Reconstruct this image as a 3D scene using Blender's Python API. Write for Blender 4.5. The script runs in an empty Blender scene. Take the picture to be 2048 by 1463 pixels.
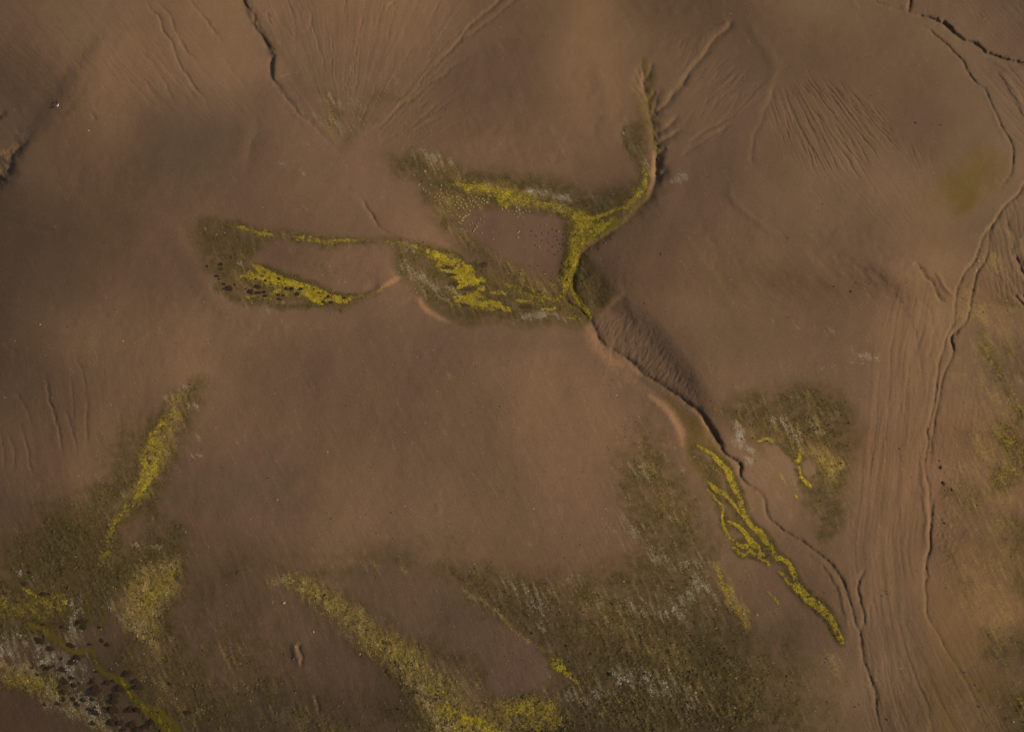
import bpy, math, time
import numpy as np
from mathutils import Vector, Matrix

T0 = time.time()
scene = bpy.context.scene
COL = scene.collection
R = math.radians
rng = np.random.default_rng(7)

# ------------------------------------------------------------------ camera, sky, sun, exposure
PITCH = 60.0                                   # degrees below the horizon
CAM = np.array([0.0, -100.0, 173.205])
cam_d = bpy.data.cameras.new('camera')
cam_d.lens = 35.0
cam_d.sensor_width = 36.0
cam_d.clip_end = 9000.0
cam_d.clip_start = 0.5
cam = bpy.data.objects.new('camera', cam_d)
COL.objects.link(cam)
cam.location = CAM
cam.rotation_euler = (R(90 - PITCH), 0, 0)
scene.camera = cam

SUN_EL, SUN_AZ = 30.0, -10.0                   # azimuth measured from +X towards +Y
w = bpy.data.worlds.new("World")
scene.world = w
w.use_nodes = True
nt = w.node_tree
sky = nt.nodes.new('ShaderNodeTexSky')
sky.sky_type = 'NISHITA'
sky.sun_disc = False
sky.sun_elevation = R(SUN_EL)
sky.sun_rotation = R(90 - SUN_AZ)
sky.air_density = 1.0
sky.dust_density = 3.0
nt.links.new(sky.outputs[0], nt.nodes['Background'].inputs[0])
nt.nodes['Background'].inputs[1].default_value = 0.11
sd = bpy.data.lights.new('sun', 'SUN')
sd.energy = 3.4
sd.angle = R(1.2)
sd.color = (1.0, 0.93, 0.83)
sun = bpy.data.objects.new('sun', sd)
COL.objects.link(sun)
to_sun = Vector((math.cos(R(SUN_EL)) * math.cos(R(SUN_AZ)), math.cos(R(SUN_EL)) * math.sin(R(SUN_AZ)), math.sin(R(SUN_EL))))
sun.rotation_euler = to_sun.to_track_quat('Z', 'Y').to_euler()
sun.location = (150, -20, 120)
scene.view_settings.view_transform = 'Standard'
scene.view_settings.look = 'None'
scene.view_settings.exposure = 0.0
scene.view_settings.gamma = 1.0
scene.view_settings.use_curve_mapping = False

# ------------------------------------------------------------------ noise
_tabs = {}
def _tab(seed):
    if seed not in _tabs:
        r = np.random.default_rng(seed)
        a = r.random(65536).astype(np.float32) * 2 * np.pi
        _tabs[seed] = (np.cos(a), np.sin(a))
    return _tabs[seed]
def noise(x, y, seed=1):
    """gradient noise, about -1..1"""
    gx, gy = _tab(seed)
    xi = np.floor(x); yi = np.floor(y)
    fx = (x - xi).astype(np.float32); fy = (y - yi).astype(np.float32)
    xi = xi.astype(np.int64); yi = yi.astype(np.int64)
    def g(i, j, dx, dy):
        h = ((i * 73856093) ^ (j * 19349663) ^ ((i + j * 57) * 83492791)) & 65535
        return gx[h] * dx + gy[h] * dy
    u = fx * fx * fx * (fx * (fx * 6 - 15) + 10)
    v = fy * fy * fy * (fy * (fy * 6 - 15) + 10)
    a = g(xi, yi, fx, fy); b = g(xi + 1, yi, fx - 1, fy)
    c = g(xi, yi + 1, fx, fy - 1); d = g(xi + 1, yi + 1, fx - 1, fy - 1)
    return ((a + (b - a) * u) * (1 - v) + (c + (d - c) * u) * v) * 1.5
def fbm(x, y, octv, seed=1, gain=0.5):
    s = 0; a = 1; n = 0
    for o in range(octv):
        s = s + a * noise(x * 2 ** o, y * 2 ** o, seed + o); n += a; a *= gain
    return s / n
def sstep(a, b, x):
    t = np.clip((x - a) / (b - a), 0, 1)
    return t * t * (3 - 2 * t)

# ------------------------------------------------------------------ the survey grid (photo survey units: about 0.1 m each)
def axis(lo, hi, step, marg_lo, marg_hi):
    core = np.arange(lo, hi + 0.1, step)
    out_hi = []; x = core[-1]; s = step
    while x < marg_hi: s *= 1.07; x += s; out_hi.append(x)
    out_lo = []; x = core[0]; s = step
    while x > marg_lo: s *= 1.07; x -= s; out_lo.append(x)
    return np.array(out_lo[::-1] + list(core) + out_hi)
AU = axis(-60, 2108, 2.0, -1400, 3450)
AV = axis(-50, 1510, 2.0, -900, 2300)
NU, NV = len(AU), len(AV)
U, V = np.meshgrid(AU.astype(np.float32), AV.astype(np.float32))
print('grid', NU, NV, NU * NV)
W1u = noise(U / 34, V / 34, 11) * 4.0 + noise(U / 13, V / 13, 12) * 1.6
W1v = noise(U / 34, V / 34, 13) * 4.0 + noise(U / 13, V / 13, 14) * 1.6
GU = U + W1u; GV = V + W1v                                  # gentle wobble for channels
W2u = W1u * 1.2 + noise(U / 60, V / 60, 15) * 9 + noise(U / 7, V / 7, 16) * 2.5
W2v = W1v * 1.2 + noise(U / 60, V / 60, 17) * 7 + noise(U / 7, V / 7, 18) * 2.5
MU = U + W2u; MV = V + W2v                                  # ragged outline for vegetation
W3u = noise(U / 6.5, V / 6.0, 19) * 1.25 + noise(U / 3.7, V / 3.5, 20) * .6
W3v = noise(U / 6.5, V / 6.0, 24) * 1.25 + noise(U / 3.7, V / 3.5, 25) * .6
GD = (1 + .45 * noise(U / 24, V / 21, 26) + .25 * noise(U / 9, V / 8, 27)).astype(np.float32)   # uneven depth of the channels
WR = (1 + .30 * noise(U / 17, V / 15, 28)).astype(np.float32)
H = np.zeros_like(U)

def window(pts, rad):
    p = np.array(pts, dtype=float)
    i0 = np.searchsorted(AU, p[:, 0].min() - rad); i1 = np.searchsorted(AU, p[:, 0].max() + rad) + 1
    j0 = np.searchsorted(AV, p[:, 1].min() - rad); j1 = np.searchsorted(AV, p[:, 1].max() + rad) + 1
    return slice(max(j0, 0), max(j1, 0)), slice(max(i0, 0), max(i1, 0))
def smooth_pts(pts, n=3):
    """Catmull-Rom"""
    p = np.array(pts, dtype=float)
    if len(p) < 3: return p
    q = np.vstack([2 * p[0] - p[1], p, 2 * p[-1] - p[-2]])
    out = []
    for i in range(1, len(q) - 2):
        for k in range(n):
            t = k / n
            a, b, c, d = q[i - 1], q[i], q[i + 1], q[i + 2]
            out.append(0.5 * (2 * b + (c - a) * t + (2 * a - 5 * b + 4 * c - d) * t * t + (3 * b - 3 * c + d - a) * t ** 3))
    out.append(p[-1])
    return np.array(out)
def pdist(pts, rad, su, sv):
    """signed distance, arc parameter 0..1, interpolated third value, on a window of the grid"""
    p = np.array(pts, dtype=np.float32)
    win = window(p, rad + 16)
    x = su[win]; y = sv[win]
    best = np.full(x.shape, 1e12, np.float32); sg = np.ones_like(best); tt = np.zeros_like(best); w3 = np.zeros_like(best)
    seg = np.hypot(np.diff(p[:, 0]), np.diff(p[:, 1])); L = seg.sum(); acc = 0
    for i in range(len(p) - 1):
        ax, ay = p[i, 0], p[i, 1]; bx, by = p[i + 1, 0] - ax, p[i + 1, 1] - ay
        l2 = bx * bx + by * by + 1e-9
        # local sub-window of the window
        uu = AU[win[1]]; vv = AV[win[0]]; rr = rad + 16
        i0 = np.searchsorted(uu, min(ax, ax + bx) - rr); i1 = np.searchsorted(uu, max(ax, ax + bx) + rr)
        j0 = np.searchsorted(vv, min(ay, ay + by) - rr); j1 = np.searchsorted(vv, max(ay, ay + by) + rr)
        s = (slice(j0, j1), slice(i0, i1))
        px = x[s] - ax; py = y[s] - ay
        t = np.clip((px * bx + py * by) / l2, 0, 1)
        d2 = (px - bx * t) ** 2 + (py - by * t) ** 2
        m = d2 < best[s]
        best[s] = np.where(m, d2, best[s])
        sg[s] = np.where(m, np.sign(bx * py - by * px), sg[s])
        tt[s] = np.where(m, (acc + seg[i] * t) / L, tt[s])
        if p.shape[1] > 2:
            w3[s] = np.where(m, p[i, 2] + (p[i + 1, 2] - p[i, 2]) * t, w3[s])
        acc += seg[i]
    return win, np.sqrt(best) * sg, tt, w3

def taper(t, a, b):
    r = np.ones_like(t)
    if a > 0: r = r * sstep(0, a, t)
    if b > 0: r = r * sstep(0, b, 1 - t)
    return r
ROUGH = [1.0]
def gully(pts, depth, wn, wp=None, ta=0.15, tb=0.15, flat=1.5, wob=1.0):
    """channel: wn / wp are the half widths on the negative / positive side"""
    wp = wp or wn
    p = smooth_pts(pts)
    su = U + W1u * wob + W3u * ROUGH[0]; sv = V + W1v * wob + W3v * ROUGH[0]
    win, d, t, _ = pdist(p, 4 * max(wn, wp), su, sv)
    ww = np.where(d > 0, wp, wn)
    k_ = 1 + (np.clip(GD[win], .6, 1.5) - 1) * ROUGH[0] if depth > 0 else 1.0
    H[win] -= depth * k_ * np.exp(-np.abs(d / (ww * WR[win])) ** flat) * taper(t, ta, tb)
def scarp(pts, rise, face, back, ta=0.2, tb=0.2, wob=1.0):
    """a step: ground on the positive side stands higher by rise, fading back over distance back"""
    p = smooth_pts(pts)
    win, d, t, _ = pdist(p, 3.5 * back, U + W1u * wob + W3u, V + W1v * wob + W3v)
    hi = sstep(-face, face, d) * np.exp(-np.maximum(d, 0) ** 2 / (2 * back * back))
    lo = (1 - sstep(-face, face, d)) * np.exp(-np.minimum(d, 0) ** 2 / (2 * back * back))
    H[win] += rise * 0.5 * (hi - lo) * taper(t, ta, tb)
def ridge(pts, h, wdt, ta=0.3, tb=0.3):
    gully(pts, -h, wdt, None, ta, tb, 2.0)

# ------------------------------------------------------------------ soil: tone points, with slope light, shade and edge darkening included
SOIL_SHADE = [(0,0,96.0,72.0,51.0),(120,40,105.2,81.4,57.5),(60,160,78.2,57.0,42.2),(0,160,82.0,60.0,45.0),(200,60,115.8,88.9,64.2),(300,100,121.3,91.1,64.0),
(430,100,128.4,96.1,69.3),(470,180,127.3,95.2,69.5),(560,60,112.5,85.6,61.8),(620,150,100.1,79.0,58.8),(700,80,119.8,89.5,63.1),(820,80,130.2,97.8,69.9),
(780,230,114.3,85.7,61.4),(950,100,107.5,78.6,56.1),(980,160,89.9,65.8,49.1),(1050,60,94.9,71.1,49.1),(1180,120,122.9,94.0,62.7),(1180,200,126.8,94.9,64.9),
(1100,250,90.6,67.6,48.0),(1000,290,113.4,81.8,58.2),(1200,330,100.7,73.5,52.1),(860,280,111.1,82.4,59.8),(1080,330,104.9,76.0,54.6),(1350,20,92.1,70.5,46.9),
(1420,60,75.5,56.1,40.1),(1350,130,109.3,83.4,58.5),(1440,140,122.3,91.9,67.2),(1510,160,76.7,64.3,51.8),(1500,90,97.6,73.7,51.8),(1440,230,111.8,85.3,62.1),
(1480,300,91.8,68.1,52.1),(1420,380,96.1,71.5,54.8),(1600,40,114.5,90.1,66.7),(1750,80,103.2,78.3,55.5),(1850,130,101.2,76.8,54.3),(1620,100,88.9,65.9,44.8),
(1600,150,109.3,83.1,57.1),(1620,230,117.0,88.0,62.0),(1740,250,118.2,87.6,62.1),(1800,200,92.2,68.9,47.4),(1850,280,93.7,70.5,52.8),(1620,350,110.5,85.6,61.7),
(1560,300,100.0,75.8,53.7),(1780,380,120.3,92.6,66.0),(1700,420,101.4,77.7,56.6),(1850,420,120.7,92.9,62.0),(1970,100,107.0,82.0,60.0),(2030,60,88.8,68.7,52.2),
(1990,200,107.6,82.5,60.4),(2030,250,119.7,93.8,68.8),(1950,350,102.1,80.5,48.9),(1970,430,113.4,89.0,61.5),(1300,480,94.3,70.5,50.5),(1240,520,93.8,69.4,51.1),
(1400,440,106.7,80.5,57.4),(1500,520,100.3,76.3,55.2),(1620,520,91.8,68.5,48.8),(1740,530,78.6,58.4,43.2),(1800,560,105.3,79.8,56.1),(1500,600,101.3,77.5,56.5),
(1700,640,92.3,69.9,52.1),(1400,650,109.9,84.8,60.5),(1330,600,120.9,91.9,69.7),(1500,720,107.5,81.3,57.9),(1650,720,111.7,83.9,61.9),(1780,700,122.8,93.3,65.0),
(1800,900,122.0,91.5,65.1),(1780,1100,125.9,95.0,64.8),(1750,1300,120.6,92.8,68.1),(1800,1450,102.0,78.0,52.0),(1700,1430,108.2,84.0,60.6),(2000,520,106.6,81.8,55.9),
(1960,640,117.5,91.5,61.5),(2020,700,104.5,82.4,61.2),(1950,850,112.0,86.4,57.9),(1980,1000,114.4,85.9,56.5),(2000,1150,115.2,85.1,48.2),(1960,1260,146.5,108.5,59.6),
(2030,1350,104.8,80.9,51.0),(1930,1400,110.3,84.7,48.4),(350,280,72.3,60.7,48.3),(430,270,67.0,56.1,44.4),(200,300,99.3,74.4,51.5),(100,300,94.4,70.3,50.3),
(300,350,88.1,65.7,48.3),(60,250,76.0,61.7,45.4),(30,430,61.7,46.9,33.0),(120,450,69.7,51.9,35.9),(200,420,85.6,61.9,44.9),(400,400,102.0,76.6,55.2),
(500,300,102.9,77.0,58.0),(600,330,112.8,83.6,62.5),(600,420,100.6,74.7,54.7),(700,380,118.3,88.6,67.1),(820,420,120.1,89.8,66.3),(620,520,101.9,75.2,55.3),
(740,520,102.6,75.8,54.5),(560,510,96.0,69.5,51.8),(0,560,70.0,52.0,38.0),(100,560,74.4,55.4,38.9),(200,520,83.1,59.7,42.1),(300,560,93.4,69.3,49.9),
(20,700,61.0,46.0,31.1),(120,640,104.6,80.0,56.5),(250,680,107.9,80.7,58.5),(350,700,114.1,85.1,60.0),(60,800,81.8,59.9,42.9),(150,800,86.4,63.9,45.0),
(280,800,101.9,75.3,54.7),(420,750,124.4,93.5,66.9),(60,900,97.4,71.4,51.3),(200,900,114.0,85.4,60.0),(480,640,104.4,78.7,58.9),(600,680,88.2,66.6,48.4),
(560,760,105.7,78.3,58.0),(450,850,103.1,76.7,56.2),(500,950,101.3,77.8,61.4),(700,650,103.9,79.2,60.4),(750,750,101.1,76.5,55.9),(850,680,107.0,83.2,63.5),
(900,800,102.8,78.0,56.3),(1000,700,119.7,90.0,66.6),(1100,800,118.8,89.1,63.3),(1200,850,117.8,87.5,64.2),(1150,950,109.9,82.3,59.4),(1000,950,99.4,75.6,54.7),
(800,950,104.8,79.9,60.0),(880,1030,116.5,88.3,66.2),(700,1000,119.1,88.7,63.4),(600,1050,99.9,76.7,56.5),(1000,1080,108.8,80.9,56.1),(1200,1050,112.8,83.4,61.1),
(400,1080,93.6,69.1,50.7),(500,1150,88.8,65.6,47.6),(450,1250,86.2,64.2,49.2),(550,1300,89.4,65.8,49.6),(700,1380,81.6,60.1,43.9),(600,1420,74.0,55.4,41.0),
(800,1180,91.7,70.0,51.2),(950,1280,89.1,68.0,51.0),(1040,1330,90.5,67.1,54.0),(20,1030,79.2,58.4,42.1),(60,1130,85.5,63.8,44.7),(40,1430,50.9,35.5,23.9),
(150,1450,62.0,46.0,32.6),(1300,1000,113.8,85.5,61.7),(1350,1150,112.8,87.8,64.1),(1500,1200,112.8,87.0,63.3),(1600,1180,102.7,77.7,55.3),(1650,1100,111.0,84.0,59.7),
(1580,1300,107.6,84.8,60.8),(1300,1400,88.2,68.6,48.4),(1450,1400,82.7,65.3,43.6),(1550,1430,97.0,76.3,51.2),(1650,1000,123.3,95.8,68.4),(1750,900,109.9,82.3,57.6),
(1040,480,100.8,75.6,58.0),(1230,700,112.0,84.0,60.0),(1290,640,92.0,70.0,52.0),(1340,720,88.0,66.0,49.0),(-100,0,83.2,62.6,43.9),(-100,700,66.4,49.5,34.6),
(-100,1400,58.9,43.0,28.6),(2150,100,100.0,78.0,58.0),(2150,700,112.0,86.0,60.0),(2150,1400,96.0,72.0,44.2),(1000,-100,104.0,78.0,55.0),(300,-100,110.0,84.0,60.0),
(1700,-100,104.0,80.0,58.0),(500,1560,66.0,49.0,34.5),(1200,1560,70.0,54.0,36.5),(1900,1560,98.0,74.0,44.2),(450,622,117.4,88.2,65.3),(540,642,118.2,88.8,65.7),
(660,632,127.2,96.3,72.0),(800,622,120.0,90.7,67.7),(760,690,86.3,65.4,48.9),(880,715,91.4,69.6,52.5),(980,690,99.1,74.8,55.6),(640,700,87.4,66.0,48.4),
(520,700,88.6,66.8,48.6),(400,520,94.1,70.3,51.4),(330,450,98.3,74.2,54.2),(930,160,93.9,70.6,51.2),(1040,200,92.8,69.4,49.7),(930,300,113.3,83.1,58.7),
(1130,320,115.7,84.8,61.1),(1220,270,101.8,75.2,52.4),(1170,380,102.5,75.5,55.8),(1560,110,82.1,61.0,41.6),(1490,60,87.3,65.4,47.2),(1650,130,101.6,77.5,53.3),
(1730,180,99.8,75.4,52.1),(1550,210,128.3,96.9,68.9),(1700,320,115.2,87.8,62.3),(1860,480,124.2,95.1,64.9),(1820,640,124.4,95.5,66.6),(1660,460,117.0,87.9,65.0),
(1560,420,112.0,85.6,63.3),(1330,540,95.0,70.7,51.1),(1230,450,90.9,67.0,48.9),(1290,590,103.0,77.0,57.0),(1180,760,113.6,85.2,60.6),(1100,900,111.2,83.5,60.6),
(950,820,101.5,77.1,55.6),(850,860,96.6,72.8,53.7),(700,860,99.2,75.4,55.5),(560,620,117.8,88.7,65.9),(250,600,104.6,78.5,56.4),(180,700,101.7,77.2,55.6),
(90,700,82.5,61.7,42.7),(380,640,101.3,76.7,55.9),(240,440,74.9,55.9,39.6),(320,520,91.8,67.7,48.5),(160,340,91.8,68.3,48.7),(230,220,109.0,81.6,58.2),
(380,220,107.1,83.0,63.2),(500,240,88.3,70.6,54.8),(520,330,87.2,65.1,50.4),(620,240,115.9,87.0,66.4),(720,180,120.4,92.1,67.9),(820,170,121.9,92.2,66.7),
(900,100,124.6,94.3,68.3),(760,330,114.9,84.7,63.5),(700,470,103.1,76.2,57.0),(1750,600,94.9,71.8,52.4),(1760,780,110.9,84.2,60.3),(1700,760,98.8,74.6,55.0)]
SP = np.array(SOIL_SHADE, dtype=np.float64)
def lin(c):
    c = np.asarray(c, dtype=np.float64) / 255.0
    return np.where(c <= 0.04045, c / 12.92, ((c + 0.055) / 1.055) ** 2.4)
SL = lin(SP[:, 2:5])
lum = SL @ np.array([0.2126, 0.7152, 0.0722])
# coarse field by gaussian weighting
cu = np.linspace(-200, 2250, 99); cv = np.linspace(-150, 1600, 71)
CU, CV = np.meshgrid(cu, cv)
d2 = (CU[..., None] - SP[:, 0]) ** 2 + (CV[..., None] - SP[:, 1]) ** 2
wt = np.exp(-d2 / (2 * 47.0 ** 2)) + 1e-5 * np.exp(-d2 / (2 * 160.0 ** 2)) + 1e-12
F = (wt @ np.hstack([SL, lum[:, None]])) / wt.sum(-1, keepdims=True)
def upsample(C, cu=cu, cv=cv):
    x = np.clip((U - cu[0]) / (cu[1] - cu[0]), 1, len(cu) - 3.001); y = np.clip((V - cv[0]) / (cv[1] - cv[0]), 1, len(cv) - 3.001)
    i = x.astype(int); j = y.astype(int); fx = x - i; fy = y - j
    def wts(f): return ((1 - f) ** 3 / 6, (3 * f ** 3 - 6 * f * f + 4) / 6, (-3 * f ** 3 + 3 * f * f + 3 * f + 1) / 6, f ** 3 / 6)
    wx = wts(fx); wy = wts(fy); r = 0
    for a in range(4):
        row = 0
        for b_ in range(4): row = row + C[j - 1 + a, i - 1 + b_] * wx[b_]
        r = r + row * wy[a]
    return r
# relief that gives part of these tones under the low sun from the right
RELIEF_SHARE = 0.72
ratio = F[..., 3] / np.median(F[..., 3])
slope = -(np.clip(ratio, 0.45, 1.5) - 1.0) * RELIEF_SHARE * math.tan(R(SUN_EL)) * 1.25
du_m = (cu[1] - cu[0]) * 0.1
hh = np.cumsum(slope, axis=1) * du_m
hh -= hh.mean(axis=1, keepdims=True) * 0.7
for _ in range(4):                                          # relax across rows
    hh[1:-1] = 0.25 * hh[:-2] + 0.5 * hh[1:-1] + 0.25 * hh[2:]
H += upsample(hh).astype(np.float32)
ALB_GAIN = 1.0
alb_shade = []
for c in range(3):
    # the soil's colour also carries the remaining light and shade, painted in
    cc = (1.075, 1.085, 1.02)[c] * (.5 * F[..., c] / F[..., 3] + .5 * np.median(F[..., c] / F[..., 3])) * np.median(F[..., 3]) * (ratio ** (1 - RELIEF_SHARE))
    alb_shade.append(upsample(cc).astype(np.float32))
print('soil_shade', time.time() - T0)

# ------------------------------------------------------------------ broad landforms
def mound(u, v, h, su, sv, rot=0):
    c, s = math.cos(R(rot)), math.sin(R(rot))
    x = (U - u) * c + (V - v) * s; y = -(U - u) * s + (V - v) * c
    H[...] += h * np.exp(-0.5 * ((x / su) ** 2 + (y / sv) ** 2))
mound(1060, 490, 0.5, 80, 38, 12)           # bare island between the moss streams
mound(650, 520, 0.6, 90, 34, 8)             # second bare island
mound(1150, 590, -1.2, 120, 60, 30)
mound(950, 560, -0.8, 120, 50, 15)
mound(540, 560, -0.8, 120, 40, 12)
mound(800, 900, 1.5, 330, 200, 10)
mound(1500, 560, 2.2, 210, 130, 0)
mound(1000, 180, 1.9, 150, 110, 0)
mound(1720, 160, 1.8, 170, 95, 20)
mound(430, 120, 0.8, 120, 140, 0)
H += (fbm(U / 420, V / 330, 2, 21) * 0.5).astype(np.float32)

H += (0.22 * fbm(MU / 150, MV / 120, 2, 121) + 0.035 * fbm((MU + MV * .3) / 48, (MV - MU * .3) / 60, 2, 125)).astype(np.float32)
# long soft streaks where water has sheeted down the slopes
def sheet(poly, deg, wl, ln, amp, seed, soft=60):
    win, mk = polymask(poly, soft, U + W2u, V + W2v)
    p, t_ = lin_dir(deg)(U[win] + W2u[win] * .6, V[win] + W2v[win] * .6)
    H[win] += (amp * mk * (noise(p / wl, t_ / ln, seed) + .5 * noise(p / (wl * .4), t_ / (ln * .7), seed + 1))).astype(np.float32)

# ------------------------------------------------------------------ channels and scarps
# upper left gully, its lit left bank and dark right wall
gully([(470,-60),(487,0),(507,31),(513,55),(533,85),(545,106),(547,120),(540,133),(543,154),(550,167),(560,181),(574,198),(591,219),(612,239),(632,256),(660,285),(700,330)], 0.45, 6, 4.0, 0, 0.45, 1.3, 0.7)
scarp([(560,181),(550,167),(543,154),(547,120),(533,85),(513,55),(487,0),(470,-60)], 0.8, 6, 26, 0.2, 0, 0.7)
gully([(495,20),(520,52),(541,90),(548,112)], 0.35, 8, 8, 0.3, 0.3)
gully([(540,165),(556,195),(580,225),(610,262)], 0.12, 10, 10)
for pts, dd in (([(290,-10),(297,10),(321,41),(328,65),(342,85),(352,109),(362,133),(376,154),(390,174),(407,198),(424,219)], .26),
                ([(308,-6),(321,10),(342,34),(349,58),(359,82),(373,103),(386,116),(400,133)], .22),
                ([(370,-12),(379,0),(396,24),(414,41),(424,58),(444,82),(455,99)], .24),
                ([(262,60),(300,105),(345,150),(372,190)], .10), ([(275,95),(320,150),(352,215)], .10), ([(245,110),(290,170),(330,215)], .08),
                ([(300,60),(330,120),(372,170),(395,215)], .08), ([(430,100),(470,150),(500,185)], .08), ([(178,222),(186,236),(193,240)], .12)):
    gully(pts, dd, 3.4, 2.2, 0.2, 0.25, 1.3)
# faint drainage line at far left, with the dark runnels at the frame's edge
scarp([(0,366),(20,338),(31,300),(68,263),(120,222),(150,178),(185,125),(240,40)], 0.45, 26, 60, 0, 0.35)
gully([(-20,380),(0,360),(18,338),(26,308),(45,285),(70,262)], 0.95, 13, 9, 0, 0.5)
gully([(-40,250),(-15,243),(4,230),(16,221)], 0.5, 5, 4, 0, 0.3)
for k in range(6):
    gully([(-20,322+8*k),(0,312+8*k),(30-2*k,292+8*k)], 0.4, 3.4, 3, 0, 0.4)
# twin rills, top centre
gully([(1015,-18),(1001,0),(984,17),(953,41),(932,65),(905,96),(891,113),(874,130),(854,147)], .30, 3.2, 3.4, 0, 0.3, 1.3)
gully([(1040,-14),(1025,3),(1001,24),(960,58),(926,79),(905,99)], .18, 3, 3.4, 0, 0.3, 1.3)
gully([(967,96),(900,140),(802,212),(745,262),(700,294)], .12, 3, 3, 0.2, 0.3)
gully([(895,195),(850,230),(800,268)], .12, 3, 3, 0.2, 0.3); gully([(880,232),(850,250),(825,268)], .12, 3, 3, 0.2, 0.3)
# fan of rills running down to (700,300)
def fan(cu_, cv_, a0, a1, r0, r1, nfreq, amp, seed, soft=0.12):
    m = window([(cu_ - r1, cv_ - r1), (cu_ + r1, cv_ + r1)], 10)
    x = U[m] + W1u[m] * 0.7 - cu_; y = V[m] + W1v[m] * 0.7 - cv_
    r = np.hypot(x, y) + 1e-3; a = np.arctan2(-y, x)                  # angle, up = 90
    mk = sstep(R(a0), R(a0) + soft, a) * (1 - sstep(R(a1) - soft, R(a1), a)) * sstep(r0, r0 + 50, r) * (1 - sstep(r1 - 90, r1, r))
    n = noise(a * nfreq, r / 150, seed) + 0.6 * noise(a * nfreq * 2.3, r / 90, seed + 1)
    g = np.maximum(0, 1 - np.abs(n) * 8.0)
    sel = sstep(-0.1, 0.35, noise(a * nfreq * 0.5 + 9, r / 130, seed + 2))
    H[m] -= (amp * mk * (g * sel + 0.25 * n)).astype(np.float32)
fan(690, 330, 40, 128, 60, 420, 24, .18, 31)
fan(700, 350, 20, 60, 60, 340, 40, .15, 36)
gully([(720,393),(738,420),(755,448),(768,461),(806,478)], .24, 2.6, 2.6, 0.2, 0.4, 1.3)
# directional rill fields
def rills(poly_pts, angfun, wl, length, amp, seed, soft=26, power=5.0, base=0.3):
    win, mk = polymask(poly_pts, soft, U + W2u, V + W2v)
    x = U[win] + W1u[win] * 0.5; y = V[win] + W1v[win] * 0.5
    p, s = angfun(x, y)
    n = noise(p / wl, s / length, seed) + 0.4 * noise(p / (wl * 0.45), s / (length * 0.6), seed + 1)
    g = np.maximum(0, 1 - np.abs(n) * power)
    H[win] -= (amp * mk * (g - base * n)).astype(np.float32)
def polymask(pts, soft, su, sv):
    p = np.array(pts, dtype=np.float32)
    q = np.vstack([p, p[:1]])
    win, d, t, _ = pdist(q, soft * 1.5 + 14, su, sv)
    x = su[win]; y = sv[win]
    ins = np.zeros(x.shape, bool)
    for i in range(len(p)):
        x1, y1 = q[i, :2]; x2, y2 = q[i + 1, :2]
        if y1 == y2: continue
        c = ((y1 > y) != (y2 > y)) & (x < (x2 - x1) * (y - y1) / (y2 - y1) + x1)
        ins ^= c
    sd_ = np.where(ins, np.abs(d), -np.minimum(np.abs(d), 1e5))
    return win, sstep(-soft, soft, sd_)
def lin_dir(deg, bend=0.0, uc=0, vc=0):
    def f(x, y):
        a = R(deg); xx = x - uc; yy = y - vc
        s = xx * math.cos(a) + yy * math.sin(a); p = -xx * math.sin(a) + yy * math.cos(a)
        return p + bend * s * s, s
    return f
def pol_dir(uc, vc, scale):
    def f(x, y):
        r = np.hypot(x - uc, y - vc)
        return np.arctan2(y - vc, x - uc) * scale, r
    return f
# the washboard of rills east of the bowl
rills([(1555,185),(1615,160),(1690,172),(1765,215),(1800,290),(1740,320),(1730,350),(1650,345),(1590,325),(1548,270),(1540,225)], pol_dir(1440, -110, 360), 7.5, 150, .17, 41, 18, 4.5, 0.25)
rills([(1600,330),(1750,330),(1830,350),(1900,450),(1800,470),(1680,420),(1600,390)], lin_dir(52), 11, 160, .05, 44, 40)
rills([(1780,260),(1860,300),(1880,340),(1800,330)], lin_dir(60), 10, 90, .08, 45, 26)
rills([(1560,190),(1620,165),(1760,215),(1800,300),(1730,350),(1600,330),(1545,260)], pol_dir(1440, -110, 360), 4.6, 60, .045, 42, 18, 2.5, 0.35)
# rills in the bowl
rills([(1400,150),(1440,120),(1500,140),(1530,165),(1525,200),(1490,225),(1420,240),(1370,240),(1360,210)], lin_dir(133, 0.0006, 1450, 180), 8.0, 110, .14, 47, 26, 4)
rills([(1345,90),(1400,70),(1440,100),(1400,150),(1350,170)], lin_dir(128), 9, 60, .10, 49, 26)
rills([(1370,290),(1450,235),(1500,205),(1510,225),(1430,280),(1360,320)], lin_dir(147), 9, 120, .11, 51, 18)
# rills on the left slope
rills([(200,40),(330,0),(520,220),(470,250),(330,230),(200,160)], lin_dir(50, 0.0002, 300, 100), 9, 150, .06, 53, 45)
rills([(0,0),(250,0),(180,160),(0,150)], lin_dir(45), 13, 120, .04, 55, 45)
rills([(600,40),(760,20),(900,40),(860,140),(720,200),(600,140)], lin_dir(92), 10, 130, .03, 57, 45)
rills([(1890,0),(2060,0),(2100,100),(1990,95),(1900,40)], lin_dir(48), 10, 110, .04, 59, 22)
rills([(1960,130),(2060,130),(2060,330),(2020,250)], lin_dir(50, 0.0006, 2000, 200), 14, 260, .11, 61, 18)
# rills at left middle
for pts, dd in (([(84,740),(92,765),(100,800),(112,840),(120,870),(124,925)], .18), ([(128,812),(142,850),(152,880),(155,910)], .12), ([(150,700),(168,760),(172,800)], .07),
                ([(43,860),(52,885),(60,925),(70,955)], .15), ([(18,865),(28,905),(30,940)], .12), ([(30,780),(55,820),(66,850)], .08), ([(175,780),(172,860),(176,905)], .10),
                ([(140,740),(146,790),(150,860)], .06), ([(235,820),(245,870)], .05), ([(0,840),(6,900),(10,950)], .07), ([(205,740),(212,760)], .05)):
    gully(pts, dd, 2.8, 2.4, 0.3, 0.3)
ROUGH[0] = .3
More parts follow.
